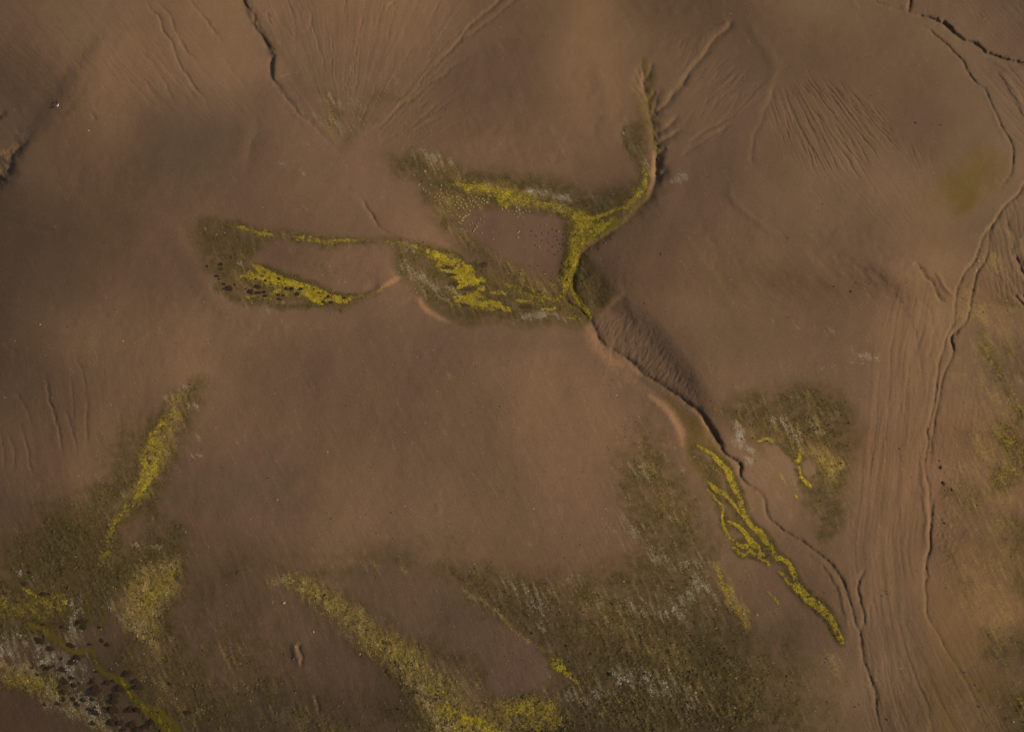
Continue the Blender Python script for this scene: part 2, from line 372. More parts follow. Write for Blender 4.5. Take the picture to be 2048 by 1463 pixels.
# the branching gully head
def trib(pts, d, wn, wp, ta=0.3, tb=0.05): gully(pts, d * .6, wn * .85, wp * .85, ta, tb, 1.4, 0.35)
main = [(1287,118),(1287,135),(1287,162),(1288,182),(1294,198),(1298,215),(1300,235),(1306,260),(1309,285),(1312,305),(1312,325),(1311,346),(1309,367),(1303,387),(1293,402),(1270,420),(1245,440),(1215,465)]
gully(main, .8, 12, 9, 0.12, 0.3, 1.15, 0.35)
gully([(1310,300),(1313,325),(1313,350),(1308,378)], .7, 10, 8, 0.3, 0.3, 1.3, 0.2)
trib([(1304,124),(1299,145),(1289,162)], .7, 7, 6); trib([(1311,180),(1304,192),(1296,204)], .7, 7, 5)
trib([(1328,178),(1315,192),(1311,215),(1303,238)], .6, 7, 6); trib([(1356,176),(1344,188),(1336,205),(1323,217),(1308,232)], .85, 8, 6)
trib([(1362,229),(1346,241),(1332,256),(1310,270)], .75, 8, 6); trib([(1368,256),(1354,264),(1340,274),(1324,282),(1312,297)], .7, 7, 6)
trib([(1334,293),(1322,304),(1313,312)], .6, 6, 5); trib([(1326,312),(1319,326),(1313,338)], .5, 5, 4); trib([(1334,338),(1322,350),(1313,362)], .5, 5, 4)
trib([(1262,170),(1276,186),(1291,207)], .45, 5, 6); trib([(1266,146),(1275,166),(1288,188)], .5, 5, 6); trib([(1272,130),(1279,150),(1286,170)], .45, 5, 5); trib([(1288,112),(1283,132),(1288,152)], .35, 5, 5)
gully([(1365,168),(1377,145),(1397,125),(1412,104),(1427,79),(1446,65),(1459,52),(1457,43),(1440,34)], .38, 6, 5, 0.0, 0.25, 1.4, 0.4)
gully([(1340,200),(1352,184),(1365,168),(1377,145)], .35, 6, 5, 0.2, 0.2, 1.4, 0.3)
scarp([(1440,34),(1459,44),(1446,66),(1427,79),(1412,104),(1397,125)], .25, 7, 26)
gully([(1480,224),(1430,252),(1401,270),(1373,289)], .14, 3, 3); gully([(1470,246),(1424,272),(1385,299),(1358,319)], .14, 3, 3)
ROUGH[0] = .8
# bowl rim and the lines below it
ridge([(1474,31),(1509,61),(1533,99),(1545,130),(1545,157),(1529,191),(1515,212)], .14, 12)
gully([(1560,165),(1553,171),(1539,205),(1526,232),(1512,263),(1503,290),(1505,318),(1519,335)], .16, 5, 4)
ridge([(1470,350),(1462,375),(1464,392),(1477,413),(1497,430),(1526,448),(1543,461),(1567,478)], .12, 7)
gully([(1497,424),(1526,442),(1543,456),(1575,474)], .08, 3, 3)
# upper right gully and its twin
gully([(1812,-30),(1820,0),(1818,14),(1816,26)], .4, 3, 3.2, 0, 0.1, 1.5, 0.3)
gully([(1738,0),(1758,8),(1792,17),(1816,26),(1833,31),(1860,42)], .22, 6, 4)
ridge([(1738,-4),(1764,6),(1790,14)], .10, 4)
gully([(1816,26),(1833,33),(1854,34),(1870,40),(1878,46),(1895,53),(1912,70),(1936,84),(1956,91),(1966,98),(1973,108),(1997,115),(2048,127),(2100,136)], .38, 4, 3.6, 0.1, 0.2, 1.4, 0.5)
gully([(1880,44),(1897,54),(1912,69)], .3, 5, 4, 0.2, 0.2, 1.6)
scarp([(1852,33),(1878,43),(1895,51),(1912,68),(1936,82),(1956,89),(1973,104),(1997,113),(2048,126),(2110,136)], -.4, 5, 34, 0.1, 0.0)
ridge([(1973,112),(1997,130),(2031,143),(2060,146)], .16, 6)
LL = [(1833,44),(1857,58),(1871,72),(1895,89),(1908,106),(1926,123),(1936,144),(1953,167),(1970,178),(1980,202),(1991,226),(2001,249),(2018,277),(2026,301),(2025,332),(2018,355),(2001,376),(1980,396)]
gully(LL, .26, 2.6, 2.4, 0.12, 0.25, 1.5, 0.4)
scarp(LL, -.14, 4, 18, 0.1, 0.3, 0.4)
ridge([(1975,190),(1988,232),(2008,272),(2018,300)], .10, 5)
for k in range(5):
    ridge([(1985+6*k,128+5*k),(2010+5*k,160+4*k),(2035+4*k,205+2*k),(2060,250)], .08, 3.5)
scarp([(2048,127),(2010,140),(2000,160),(2030,190),(2070,230)], -.12, 8, 30)
# the long river line at right
MM = [(2100,320),(2066,350),(2048,369),(2031,393),(2004,417),(1990,444),(1967,472),(1956,500),(1950,521),(1929,545),(1915,576),(1910,606),(1908,641),(1895,668),(1885,699),(1876,726),(1874,764),(1864,822),(1857,849),(1852,862),(1857,883),(1850,911),(1849,941),(1858,983),(1860,1031),(1860,1089),(1850,1120),(1855,1150),(1849,1168),(1852,1202),(1854,1233),(1874,1264),(1895,1305),(1922,1346),(1949,1400),(1973,1463),(2000,1540)]
gully(MM, .28, 2.8, 2.4, 0.03, 0.3, 1.5, 0.4)
scarp(MM, .12, 5, 30, 0.1, 0.3, 0.4)
NN = [(2004,417),(1985,450),(1977,480),(1973,514),(1956,542),(1949,559),(1943,593),(1936,630),(1929,647),(1905,668),(1903,685),(1905,709),(1888,747),(1881,781),(1872,825),(1866,860),(1862,900),(1860,980)]
gully(NN, .22, 3.0, 2.6, 0.08, 0.2, 1.5, 0.4)
gully([(1922,652),(1905,668),(1902,685),(1905,709)], .35, 5, 4, 0.3, 0.3)
gully([(1868,985),(1863,1040),(1860,1090),(1852,1140),(1853,1180)], .25, 3, 3)
ridge([(1846,880),(1846,960),(1854,1020),(1852,1085),(1846,1130)], .22, 6)
rills([(1862,640),(1900,640),(1960,500),(1985,420),(2000,440),(1960,560),(1930,680),(1900,760),(1890,980),(1880,1100),(1862,1220),(1846,1100),(1850,860)], lin_dir(100), 6, 26, .05, 161, 12, 2.0)
rills([(1880,900),(1920,920),(1930,1100),(1880,1180),(1868,1040)], lin_dir(20), 9, 12, .10, 163, 14, 2.0)
# arc shaped old streams west of it
gully([(1823,521),(1843,538),(1852,552),(1868,575),(1890,612)], .26, 4, 3.6); ridge([(1868,538),(1888,570),(1908,600)], .22, 4)
ridge([(1755,511),(1803,542),(1840,576),(1861,610),(1867,644),(1864,692),(1858,740)], .08, 10)
gully([(1851,600),(1866,640),(1866,680),(1858,720)], .12, 4, 4); gully([(1818,640),(1836,690),(1846,760),(1840,820)], .08, 3, 3)
ridge([(1700,432),(1780,470),(1850,452),(1920,480),(1948,520)], .05, 12)
def corridor(x, y):
    c = np.interp(y, [400, 560, 700, 820, 950, 1100, 1250, 1350, 1463, 1600], [1760, 1830, 1800, 1792, 1778, 1762, 1780, 1805, 1850, 1900]).astype(np.float32)
    wd = np.interp(y, [400, 700, 1000, 1250, 1463, 1600], [.9, 1.0, 1.0, 1.0, 1.7, 2.0]).astype(np.float32)
    return (x - c) / wd, y
rills([(1790,560),(1870,600),(1865,760),(1845,900),(1850,1100),(1850,1240),(1900,1330),(1960,1480),(1740,1480),(1700,1240),(1680,1130),(1700,980),(1740,830),(1780,680)], corridor, 9, 150, .045, 63, 30, 5.0)
rills([(1800,600),(1850,640),(1850,900),(1830,1100),(1850,1300),(1900,1460),(1760,1460),(1720,1200),(1690,1120),(1730,900)], lin_dir(97), 7, 60, .022, 75, 30, 3.0)
rills([(1700,1200),(1850,1200),(1960,1480),(1740,1480)], lin_dir(68), 8, 70, .03, 77, 30, 3.0)
rills([(1790,560),(1870,600),(1865,760),(1845,900),(1850,1100),(1850,1240),(1960,1480),(1740,1480),(1690,1150),(1740,830)], corridor, 38, 300, .075, 66, 26, 5.0)
rills([(1850,1200),(1900,1220),(2060,1480),(1960,1480),(1900,1330)], lin_dir(60), 14, 260, .06, 68, 26)
rills([(1890,640),(1960,600),(1980,800),(1940,1000),(1900,1100),(1870,900)], lin_dir(98), 14, 300, .035, 69, 30)
rills([(1990,440),(2060,380),(2060,620),(1990,600),(1960,540)], lin_dir(75), 11, 90, .10, 71, 20)
gully([(2028,507),(2035,524),(2048,548),(2070,570)], .5, 5, 4, .2, 0); gully([(2046,470),(2052,500),(2062,520)], .8, 6, 5, .3, 0)
gully([(2028,584),(2037,598),(2052,612)], .4, 3, 3, .3, 0); gully([(2044,584),(2050,596),(2060,606)], .5, 3.5, 3, .3, 0)
gully([(2014,430),(2018,455),(2026,478),(2030,500)], .2, 6, 5)
for c_ in ((1884,932,8),(1888,968,10),(1902,975,9),(1895,990,7),(1888,1040,7),(1900,1050,6),(1885,1100,5)):
    mound(c_[0], c_[1], .10, c_[2] * .6, c_[2] * .5, 20)
# the main gully below the junction: scarp slope, channel, lit banks
OO = [(1150,612),(1178,637),(1192,661),(1199,682),(1226,699),(1247,712),(1274,733),(1288,750),(1315,764),(1339,781),(1362,794),(1386,812),(1410,835),(1421,856),(1437,883),(1449,904),(1474,924),(1481,932),(1478,948),(1485,960),(1502,974),(1519,984),(1529,1000),(1534,1028),(1553,1048),(1574,1066),(1601,1079),(1621,1096),(1642,1110),(1662,1127),(1680,1154),(1693,1182),(1703,1216),(1710,1247),(1721,1264),(1724,1298),(1731,1332),(1744,1363),(1751,1390),(1753,1424),(1762,1463),(1780,1540)]
gully(OO[:22], .42, 5, 4.5, 0.1, 0.15, 1.3, 0.5)
gully(OO[15:], .30, 3.6, 3.4, 0.03, 0.3, 1.5, 0.4)
gully([(1404,828),(1420,856),(1437,883),(1449,904)], .45, 8, 7, 0.3, 0.3, 1.6, 0.3)
top = [(1200,622),(1232,622),(1260,630),(1295,651),(1325,685),(1349,719),(1384,764),(1404,792),(1430,826),(1452,870)]
scarp(top, -.75, 26, 60, 0.15, 0.25, 0.6)
scarp(OO[9:19], -.25, 6, 20, 0.2, 0.3, 0.5)
scarp(OO[22:34], -.18, 5, 24, 0.2, 0.3, 0.4)
rills([(1200,625),(1262,634),(1300,660),(1350,728),(1400,800),(1340,775),(1290,745),(1230,695),(1195,660)], lin_dir(120), 8, 30, .10, 73, 14, 2.5)
gully([(1165,650),(1190,690),(1215,718),(1256,742),(1300,770)], .20, 10, 10)
scarp([(1168,652),(1190,693),(1218,722),(1256,752),(1290,780),(1330,812),(1354,846),(1366,885),(1360,902)], .6, 13, 34, 0.1, 0.15, 0.5)
scarp([(1480,1020),(1500,1064)], .02, 5, 10)
gully([(1731,1130),(1721,1151),(1717,1182),(1727,1230),(1728,1250),(1719,1267)], .28, 3, 3)
ridge([(1601,1086),(1650,1130),(1676,1175),(1692,1230),(1704,1290)], .15, 5)
gully([(1640,1120),(1664,1160),(1680,1205),(1688,1240)], .12, 4, 4)
gully([(1560,1100),(1600,1140),(1640,1190),(1680,1260)], .05, 9, 9)
# curved banks on the left
scarp([(833,590),(846,610),(866,629),(895,644),(930,652),(980,652)], .55, 8, 22, 0.15, 0.4, 0.4)
scarp([(750,584),(768,573),(790,560),(802,548)], -.35, 6, 18, 0.3, 0.3, 0.4)
scarp([(1255,590),(1230,600),(1205,622)], .3, 8, 20)
gully([(760,556),(730,590),(700,605)], .12, 7, 7)
# dark rounded channel margin along the moss junction
gully([(1250,438),(1215,468),(1180,490),(1160,510),(1150,540),(1146,575),(1160,605),(1176,632)], .35, 5, 5, .2, .1, 1.5, .4)
scarp([(1296,400),(1250,440),(1215,468),(1175,494),(1155,520),(1148,560)], .5, 6, 26, .2, .2, .5)
gully([(1010,540),(1040,575),(1080,608),(1120,625),(1160,640)], .16, 8, 8)
gully([(1125,595),(1140,606),(1160,622),(1180,645)], .3, 4, 4)
# low bumps at the bottom
ridge([(585,1276),(592,1300),(598,1340)], .28, 7); gully([(596,1282),(601,1310),(600,1335)], .25, 4, 4)
gully([(628,1385),(633,1400),(641,1425)], .18, 4, 4); ridge([(872,1000),(878,1030)], .10, 6)
# washed ground between rises at left centre
gully([(520,235),(512,270),(498,310),(490,350)], .10, 12, 10)
ridge([(505,240),(480,290),(470,330)], .10, 14)
for pts, h_, w_ in (([(290,420),(360,490),(410,570),(450,615),(560,640),(700,636),(820,640)], .16, 20), ([(240,30),(180,120),(110,215),(50,280)], .14, 18),
                  ([(1560,470),(1680,492),(1780,545),(1832,620),(1842,720)], .22, 24), ([(820,300),(920,276),(1050,280),(1160,310),(1230,350)], .14, 22),
                  ([(1190,90),(1205,160),(1215,240),(1235,310)], .18, 22), ([(60,640),(200,600),(330,640),(460,650)], .12, 30), ([(700,640),(900,690),(1080,700),(1170,700)], .12, 26),
                  ([(520,500),(640,512),(760,520),(800,545)], .10, 18), ([(1400,380),(1460,480),(1580,500)], .10, 30), ([(1150,60),(1300,50),(1430,30)], .12, 28),
                  ([(560,30),(600,140),(660,260)], .08, 16), ([(380,760),(330,820),(270,900),(200,970)], .12, 26), ([(1220,780),(1290,850),(1340,930)], .10, 22),
                  ([(60,330),(200,350),(330,330)], -.08, 30), ([(880,200),(960,140),(1060,90)], .10, 26), ([(1700,470),(1790,440),(1880,470)], .06, 18)):
    ridge(pts, h_ * 1.9, w_, .35, .35)
sheet([(0,380),(420,380),(420,640),(0,700)], 8, 26, 200, .05, 131); sheet([(0,700),(420,660),(380,1000),(0,1060)], 84, 18, 150, .022, 133)
sheet([(450,640),(1150,680),(1250,1050),(500,1100)], 62, 30, 220, .022, 135); sheet([(1480,320),(1900,330),(1850,600),(1500,640)], 42, 20, 160, .030, 137)
sheet([(1300,420),(1760,520),(1750,760),(1350,700)], 55, 24, 170, .022, 139); sheet([(750,20),(1200,20),(1230,330),(820,330)], 70, 26, 170, .025, 141)
sheet([(0,0),(280,0),(180,240),(0,260)], 50, 18, 170, .03, 143); sheet([(560,240),(860,240),(880,460),(600,480)], 35, 16, 120, .022, 145)
sheet([(1560,0),(2040,0),(2000,300),(1600,150)], 40, 24, 200, .022, 147); sheet([(400,1080),(700,1150),(760,1463),(420,1463)], 75, 20, 130, .025, 149)
print('channels', time.time() - T0)

# ------------------------------------------------------------------ vegetation and soil masks
LAYERS = ['yellow', 'olive', 'pale', 'straw', 'ochre', 'green', 'dark', 'stream']
M = {k: np.zeros_like(U) for k in LAYERS}
SOFTER = {'olive': 1.7, 'straw': 1.6, 'pale': 1.7, 'green': 1.3, 'dark': 1.3}
def stroke(layer, pts, val=1.0, soft=8, warp=1.0):
    soft = soft * SOFTER.get(layer, 1.0)
    p = smooth_pts(pts, 2)
    wmax = max(q[2] for q in pts)
    win, d, t, w3 = pdist(p, wmax + soft, U + W2u * warp + W3u * 1.1, V + W2v * warp + W3v * 1.1)
    m = val * (1 - sstep(-soft, soft, np.abs(d) - w3))
    M[layer][win] = np.maximum(M[layer][win], m)
def area(layer, pts, val=1.0, soft=10, warp=1.0):
    soft = soft * SOFTER.get(layer, 1.0)
    win, m = polymask(pts, soft, U + W2u * warp, V + W2v * warp)
    M[layer][win] = np.maximum(M[layer][win], val * m)
def erase(layers, pts, soft=8, warp=0.5, amt=1.0):
    win, m = polymask(pts, soft, U + W2u * warp, V + W2v * warp)
    for l in layers: M[l][win] *= 1 - amt * m
# --- upper moss band
area('olive', [(770,310),(850,300),(940,340),(1040,345),(1130,362),(1210,375),(1262,360),(1300,372),(1290,410),(1230,460),(1170,500),(1150,470),(1130,440),(1040,420),(960,430),(900,420),(840,370),(790,350)], .62, 20)
stroke('olive', [(860,345,14),(930,352,12),(1040,362,10),(1130,378,12),(1210,390,14),(1260,385,14)], .8, 16)
area('olive', [(1255,250),(1285,230),(1302,270),(1300,330),(1285,370),(1270,330),(1258,290)], .55, 16, .5)
stroke('olive', [(1250,265,5),(1262,300,6),(1276,330,7),(1284,360,8)], .75, 10)
stroke('yellow', [(908,366,4),(935,371,10),(975,378,10),(1010,388,13),(1040,395,12),(1080,405,8),(1110,414,9),(1140,424,10),(1162,432,12)], .60, 12, .8)
stroke('yellow', [(1000,392,10),(1010,410,10)], .62, 8)
stroke('yellow', [(1150,436,8),(1180,436,6),(1200,432,4),(1225,424,3)], .95, 6, .5)
stroke('yellow', [(1225,424,4),(1255,412,6),(1278,392,7),(1288,372,6),(1290,350,4)], .62, 8, .6)
stroke('yellow', [(1276,320,2),(1282,345,4),(1287,365,6)], .6, 6)
stroke('pale', [(1060,380,5),(1085,384,8),(1110,388,10),(1140,394,5)], .80, 10)
stroke('pale', [(1240,240,3),(1256,270,4),(1272,300,5),(1284,330,5)], .45, 8)
stroke('straw', [(930,372,8),(970,376,10),(1030,382,12),(1060,394,12),(1030,400,12),(1120,412,8)], .62, 12)
stroke('straw', [(880,335,16),(910,350,16),(860,320,10)], .42, 14)
stroke('pale', [(840,300,14),(880,325,16),(930,345,10)], .38, 14)
# --- stream of moss to the junction
stroke('yellow', [(1160,438,12),(1158,460,10),(1152,480,10),(1146,505,10),(1138,530,9),(1134,560,8),(1128,580,6)], .72, 8, .6)
area('yellow', [(1145,440),(1185,438),(1240,430),(1200,470),(1160,505),(1142,500)], .55, 8, .4)
area('stream', [(1185,446),(1225,436),(1245,438),(1215,462),(1190,476),(1172,486),(1170,470)], .75, 7, .3)
stroke('stream', [(1160,490,5),(1150,520,6),(1144,550,6),(1146,575,6),(1158,600,5),(1170,618,4),(1178,632,3)], .9, 5, .2)
stroke('yellow', [(1150,585,2.5),(1162,603,4),(1172,618,4.5),(1180,634,3)], .95, 4, .2)
area('olive', [(1250,445),(1215,470),(1165,510),(1150,545),(1152,590),(1180,630),(1215,615),(1225,580),(1200,540),(1180,510)], .62, 12)
stroke('olive', [(1165,560,10),(1190,580,16),(1200,600,14)], .78, 14)
stroke('straw', [(1170,560,8),(1185,580,10)], .42, 10)
stroke('green', [(1170,505,3),(1205,474,3),(1250,440,3),(1290,402,3),(1305,380,3)], .6, 4, .2)
# --- speckled belt below the island
stroke('olive', [(880,440,20),(920,470,18),(960,505,20),(1010,535,22),(1060,560,24),(1110,575,22),(1130,540,10)], .58, 20)
stroke('straw', [(900,455,12),(940,480,10),(985,510,12),(1030,540,15),(1080,560,17),(1115,575,15)], .46, 16)
stroke('straw', [(890,400,26),(930,410,26),(960,400,20),(1030,425,14)], .40, 18)
stroke('olive', [(860,390,24),(920,410,26),(985,400,14),(1040,424,10)], .56, 18)
stroke('yellow', [(1060,575,5),(1090,590,8),(1120,606,5)], .5, 8)
stroke('yellow', [(915,460,4),(932,468,4)], .5, 8)
erase(LAYERS, [(945,440),(980,426),(1040,432),(1085,436),(1120,446),(1137,468),(1138,505),(1110,525),(1070,530),(1010,512),(960,480)], 7, .4, .92)
# --- middle lens
area('olive', [(770,486),(800,480),(850,490),(900,498),(950,525),(985,552),(1030,575),(1060,598),(1120,615),(1165,640),(1150,652),(1080,652),(980,648),(900,638),(850,610),(820,575),(790,540),(780,510)], .56, 15)
stroke('olive', [(945,525,8),(965,545,12),(960,560,8)], .95, 10)
stroke('green', [(855,605,6),(880,622,10),(920,640,8),(980,646,6),(1060,652,4)], .55, 10, .6)
stroke('green', [(1080,640,4),(1120,650,6),(1160,654,4)], .6, 8, .6)
stroke('pale', [(815,505,6),(822,530,14),(838,560,14),(880,580,8),(900,590,4)], .48, 16)
stroke('pale', [(830,500,6),(834,515,6)], .5, 10); stroke('pale', [(890,565,3),(912,580,5),(925,592,3)], .72, 6)
stroke('pale', [(1040,632,4),(1075,632,7),(1100,630,6),(1130,636,4)], .62, 7); stroke('pale', [(870,595,3),(900,602,3)], .6, 5)
def yl(pts, v=1.0, s=3.0, wp=.55): stroke('yellow', pts, v, s, wp)
yl([(858,500,2),(872,506,5),(888,515,5),(900,526,6),(920,530,9),(935,540,9),(946,552,6)])
yl([(925,528,5),(938,536,7),(944,548,6)]); yl([(878,530,3),(892,524,4),(905,528,5)]); yl([(884,541,2),(905,541,4),(925,548,8),(945,560,6),(972,562,3)])
yl([(918,562,3),(930,560,8),(950,563,6),(965,559,4)]); yl([(916,574,2),(925,568,4),(940,564,6)]); yl([(900,549,3),(915,552,5)])
yl([(908,592,3),(925,598,6),(945,592,6),(955,586,5),(965,578,5),(970,575,4)]); yl([(915,600,4),(940,604,6),(965,608,5),(985,606,6),(1000,612,6),(1018,618,3)])
yl([(985,583,3),(1000,586,4),(1012,590,3)], .8); yl([(1035,602,2),(1055,604,2.5),(1064,610,2)], .7); yl([(1072,590,3),(1085,600,2),(1092,606,1.5)], .7)
yl([(1082,618,2),(1100,620,4),(1108,617,3)], .9); yl([(1130,632,1.5),(1150,636,2)], .9); yl([(905,610,3),(960,616,3),(1010,618,4)], .6, 6)
for v_, sf_, pts_ in ((.42, 12, [(850,498,8),(890,518,16),(930,545,22),(960,562,14)]), (.40, 12, [(890,575,8),(930,590,16),(980,605,12),(1020,615,8)]), (.36, 16, [(1010,570,10),(1060,592,16),(1110,600,18),(1135,580,12)]),
        (.38, 12, [(1150,600,8),(1130,620,8),(1160,634,8)]), (.40, 14, [(470,548,10),(530,560,18),(600,580,18),(680,598,10)]), (.36, 12, [(1000,372,16),(1080,398,18),(1150,424,14)]), (.36, 12, [(1150,450,22),(1150,500,20),(1136,560,16)]),
        (.34, 14, [(1250,420,12),(1280,385,12),(1292,345,8)])):
    stroke('yellow', pts_, v_, sf_, 1.3)
stroke('green', [(940,520,10),(1000,570,26),(1080,600,30),(1150,625,14)], .55, 18); stroke('green', [(1160,440,26),(1152,500,26),(1140,560,22),(1160,610,14)], .62, 16)
stroke('green', [(1410,930,22),(1450,990,22),(1500,1050,16),(1560,1110,14),(1620,1190,16),(1670,1260,12)], .52, 16); stroke('green', [(1300,395,12),(1260,425,14),(1215,455,14)], .62, 12)
# dark spots within
for (u, v, a, b) in ((895,535,9,4),(903,549,10,4),(905,566,14,6),(935,577,16,5),(928,587,8,4),(998,617,7,5),(977,609,3,2),(960,583,3,3),(930,611,8,4),(1050,613,14,6),(872,592,6,5),(855,585,5,4),(965,530,12,7)):
    win, m = polymask([(u + a * math.cos(k), v + b * math.sin(k)) for k in np.arange(0, 6.2, 0.7)], 2.5, U + W2u * .5, V + W2v * .5)
    M['dark'][win] = np.maximum(M['dark'][win], .62 * m); M['yellow'][win] *= 1 - .9 * m
# --- thin arm linking the lenses
stroke('olive', [(400,446,10),(470,452,12),(560,472,8),(640,482,9),(720,480,9),(790,484,10),(850,492,8)], .62, 10)
stroke('yellow', [(470,452,3),(490,458,5),(520,464,5),(542,470,3)], .62, 6); stroke('yellow', [(575,474,2),(630,479,4),(690,483,4),(725,478,3),(760,482,2),(830,490,3),(860,498,3)], .58, 6)
stroke('straw', [(500,455,4),(535,468,5),(620,480,4),(700,484,5)], .45, 8)
# --- left lens
area('olive', [(375,448),(440,435),(520,460),(545,475),(520,520),(560,548),(640,572),(700,590),(712,600),(680,612),(600,614),(520,608),(440,592),(425,560),(400,520)], .52, 18)
stroke('olive', [(430,570,8),(450,588,8),(520,602,10),(600,612,5),(680,612,4)], .85, 8)
stroke('green', [(395,500,12),(420,480,16),(400,460,10)], .40, 16)
yl([(511,532,3),(525,545,9),(550,556,9),(580,564,7),(612,576,8),(640,588,9),(670,598,7),(690,598,5)], .95, 4); yl([(480,552,5),(500,548,7),(520,556,8)], .65, 7)
yl([(615,585,8),(632,600,10),(640,606,6)], 1.0, 4); yl([(690,596,5),(712,593,3),(740,594,3),(770,572,2)], .5, 6); yl([(545,560,6),(560,575,6),(540,585,5)], .55, 8); yl([(480,592,3),(540,598,3)], .5, 6)
stroke('straw', [(470,560,14),(500,590,10),(560,600,8),(480,500,12)], .40, 14)
stroke('pale', [(565,601,3)] + [(572,600,3)], .8, 4); stroke('pale', [(478,524,3),(486,526,3)], .7, 5)
# --- left slope moss and the lower left wetland
stroke('olive', [(405,770,14),(370,800,30),(330,870,44),(290,940,54),(240,1000,60),(190,1060,62),(150,1120,80),(120,1190,90),(60,1230,60),(-60,1230,50)], .66, 22)
stroke('olive', [(215,1040,20),(215,1100,34),(215,1170,26),(200,1240,14)], .80, 22)
stroke('olive', [(290,1010,16),(320,1050,26),(300,1090,30),(350,1060,20)], .60, 18)
stroke('green', [(150,1080,50),(110,1150,56),(170,1180,40)], .42, 30)
stroke('green', [(230,1080,16),(215,1140,22),(215,1200,14)], .35, 20)
stroke('straw', [(352,800,16),(345,850,20),(330,890,20),(305,930,22),(285,980,18)], .62, 16)
stroke('yellow', [(342,815,6),(330,850,12),(312,885,18),(300,920,24),(290,955,20),(272,990,18),(250,1020,12),(232,1045,10),(216,1080,8),(200,1130,10)], .52, 18)
yl([(312,862,5),(300,885,7)], .66, 9); yl([(308,925,4),(300,955,7),(285,980,6),(258,1004,3)], .82, 8)
for (u, v, a, b) in ((325,870,14,4),(262,962,8,5),(258,1000,8,7),(205,972,9,5),(345,865,9,4),(300,905,10,5),(278,935,9,5)):
    win, m = polymask([(u + a * math.cos(k), v + b * math.sin(k)) for k in np.arange(0, 6.2, 0.7)], 4, U + W2u * .5, V + W2v * .5)
    M['dark'][win] = np.maximum(M['dark'][win], .5 * m); M['yellow'][win] *= 1 - .8 * m
area('straw', [(270,1140),(345,1110),(368,1120),(362,1180),(330,1230),(330,1300),(310,1330),(250,1270),(230,1220),(245,1170)], .64, 16)
area('yellow', [(290,1150),(350,1125),(362,1140),(350,1175),(325,1200),(300,1240),(260,1200)], .44, 18)
area('olive', [(225,1130),(380,1080),(375,1200),(345,1330),(400,1470),(480,1470),(380,1380),(250,1290)], .62, 24)
stroke('straw', [(300,1320,20),(330,1390,24),(380,1440,26)], .36, 22)
stroke('pale', [(225,1200,5),(228,1225,8),(250,1240,8),(290,1260,6)], .50, 12); stroke('pale', [(270,1090,8),(300,1095,6),(330,1088,6)], .42, 10); stroke('pale', [(38,1146,6),(44,1152,4)], .7, 6)
area('pale', [(-40,1258),(40,1258),(120,1290),(180,1320),(200,1380),(240,1463),(180,1463),(100,1350),(0,1330),(-40,1320)], .42, 18)
stroke('pale', [(-20,1300,30),(30,1320,24),(60,1350,20),(130,1400,22),(200,1440,26)], .44, 20)
stroke('straw', [(-20,1330,30),(40,1350,26),(80,1370,30),(140,1410,22),(210,1460,20)], .56, 16)
stroke('yellow', [(20,1370,14),(80,1365,18),(120,1395,10)], .42, 16)
stroke('pale', [(130,1200,10),(150,1215,12),(140,1250,14),(150,1275,12)], .46, 12)
area('yellow', [(55,1180),(100,1175),(138,1195),(130,1215),(100,1230),(60,1235),(40,1210)], .40, 18)
stroke('yellow', [(118,1200,3),(132,1206,3)], .9, 4); stroke('yellow', [(50,1180,3),(75,1192,4)], .85, 5); stroke('yellow', [(-20,1200,26),(30,1215,20)], .38, 18)
stroke('stream', [(60,1245,7),(95,1262,8),(118,1280,7),(135,1297,5),(150,1303,5),(180,1298,4),(188,1312,5),(192,1326,6),(212,1342,7),(240,1360,9),(258,1388,9),(282,1405,11),(310,1425,13),(340,1455,16),(370,1500,18)], .80, 7, .9)
stroke('olive', [(60,1245,12),(118,1280,12),(150,1303,10),(192,1320,12),(240,1362,16),(300,1420,24),(370,1500,30)], .62, 14)
stroke('stream', [(190,1300,3),(195,1270,4),(205,1240,4),(222,1205,3)], .62, 6, .4)
stroke('yellow', [(240,1350,4),(262,1392,4),(300,1420,5),(345,1463,6)], .48, 7, .3)
erase(['pale', 'straw'], [(228,1360),(270,1380),(380,1470),(330,1475),(250,1400)], 8, .3, .7)
erase(['straw', 'pale', 'yellow'], [(210,1290),(240,1260),(290,1290),(270,1330),(220,1340)], 12, .5, .7)
area('olive', [(215,1290),(290,1270),(400,1300),(470,1380),(560,1480),(340,1480),(250,1370)], .50, 30)
stroke('straw', [(240,1300,12),(280,1340,16),(330,1390,14)], .34, 20)
stroke('olive', [(60,1320,40),(160,1380,40),(220,1440,40)], .42, 30)
stroke('olive', [(100,1130,90),(170,1070,80),(240,1010,50)], .74, 50); stroke('olive', [(-30,1210,60),(80,1200,70),(170,1190,50),(260,1130,50),(340,1100,40)], .70, 40)
stroke('green', [(60,1160,70),(130,1100,70),(190,1020,40)], .50, 40); stroke('olive', [(300,1180,70),(330,1270,50),(360,1370,60)], .52, 40); stroke('yellow', [(-20,1215,30),(60,1215,26),(120,1210,20)], .36, 26)
stroke('olive', [(260,880,40),(230,960,50)], .45, 40)
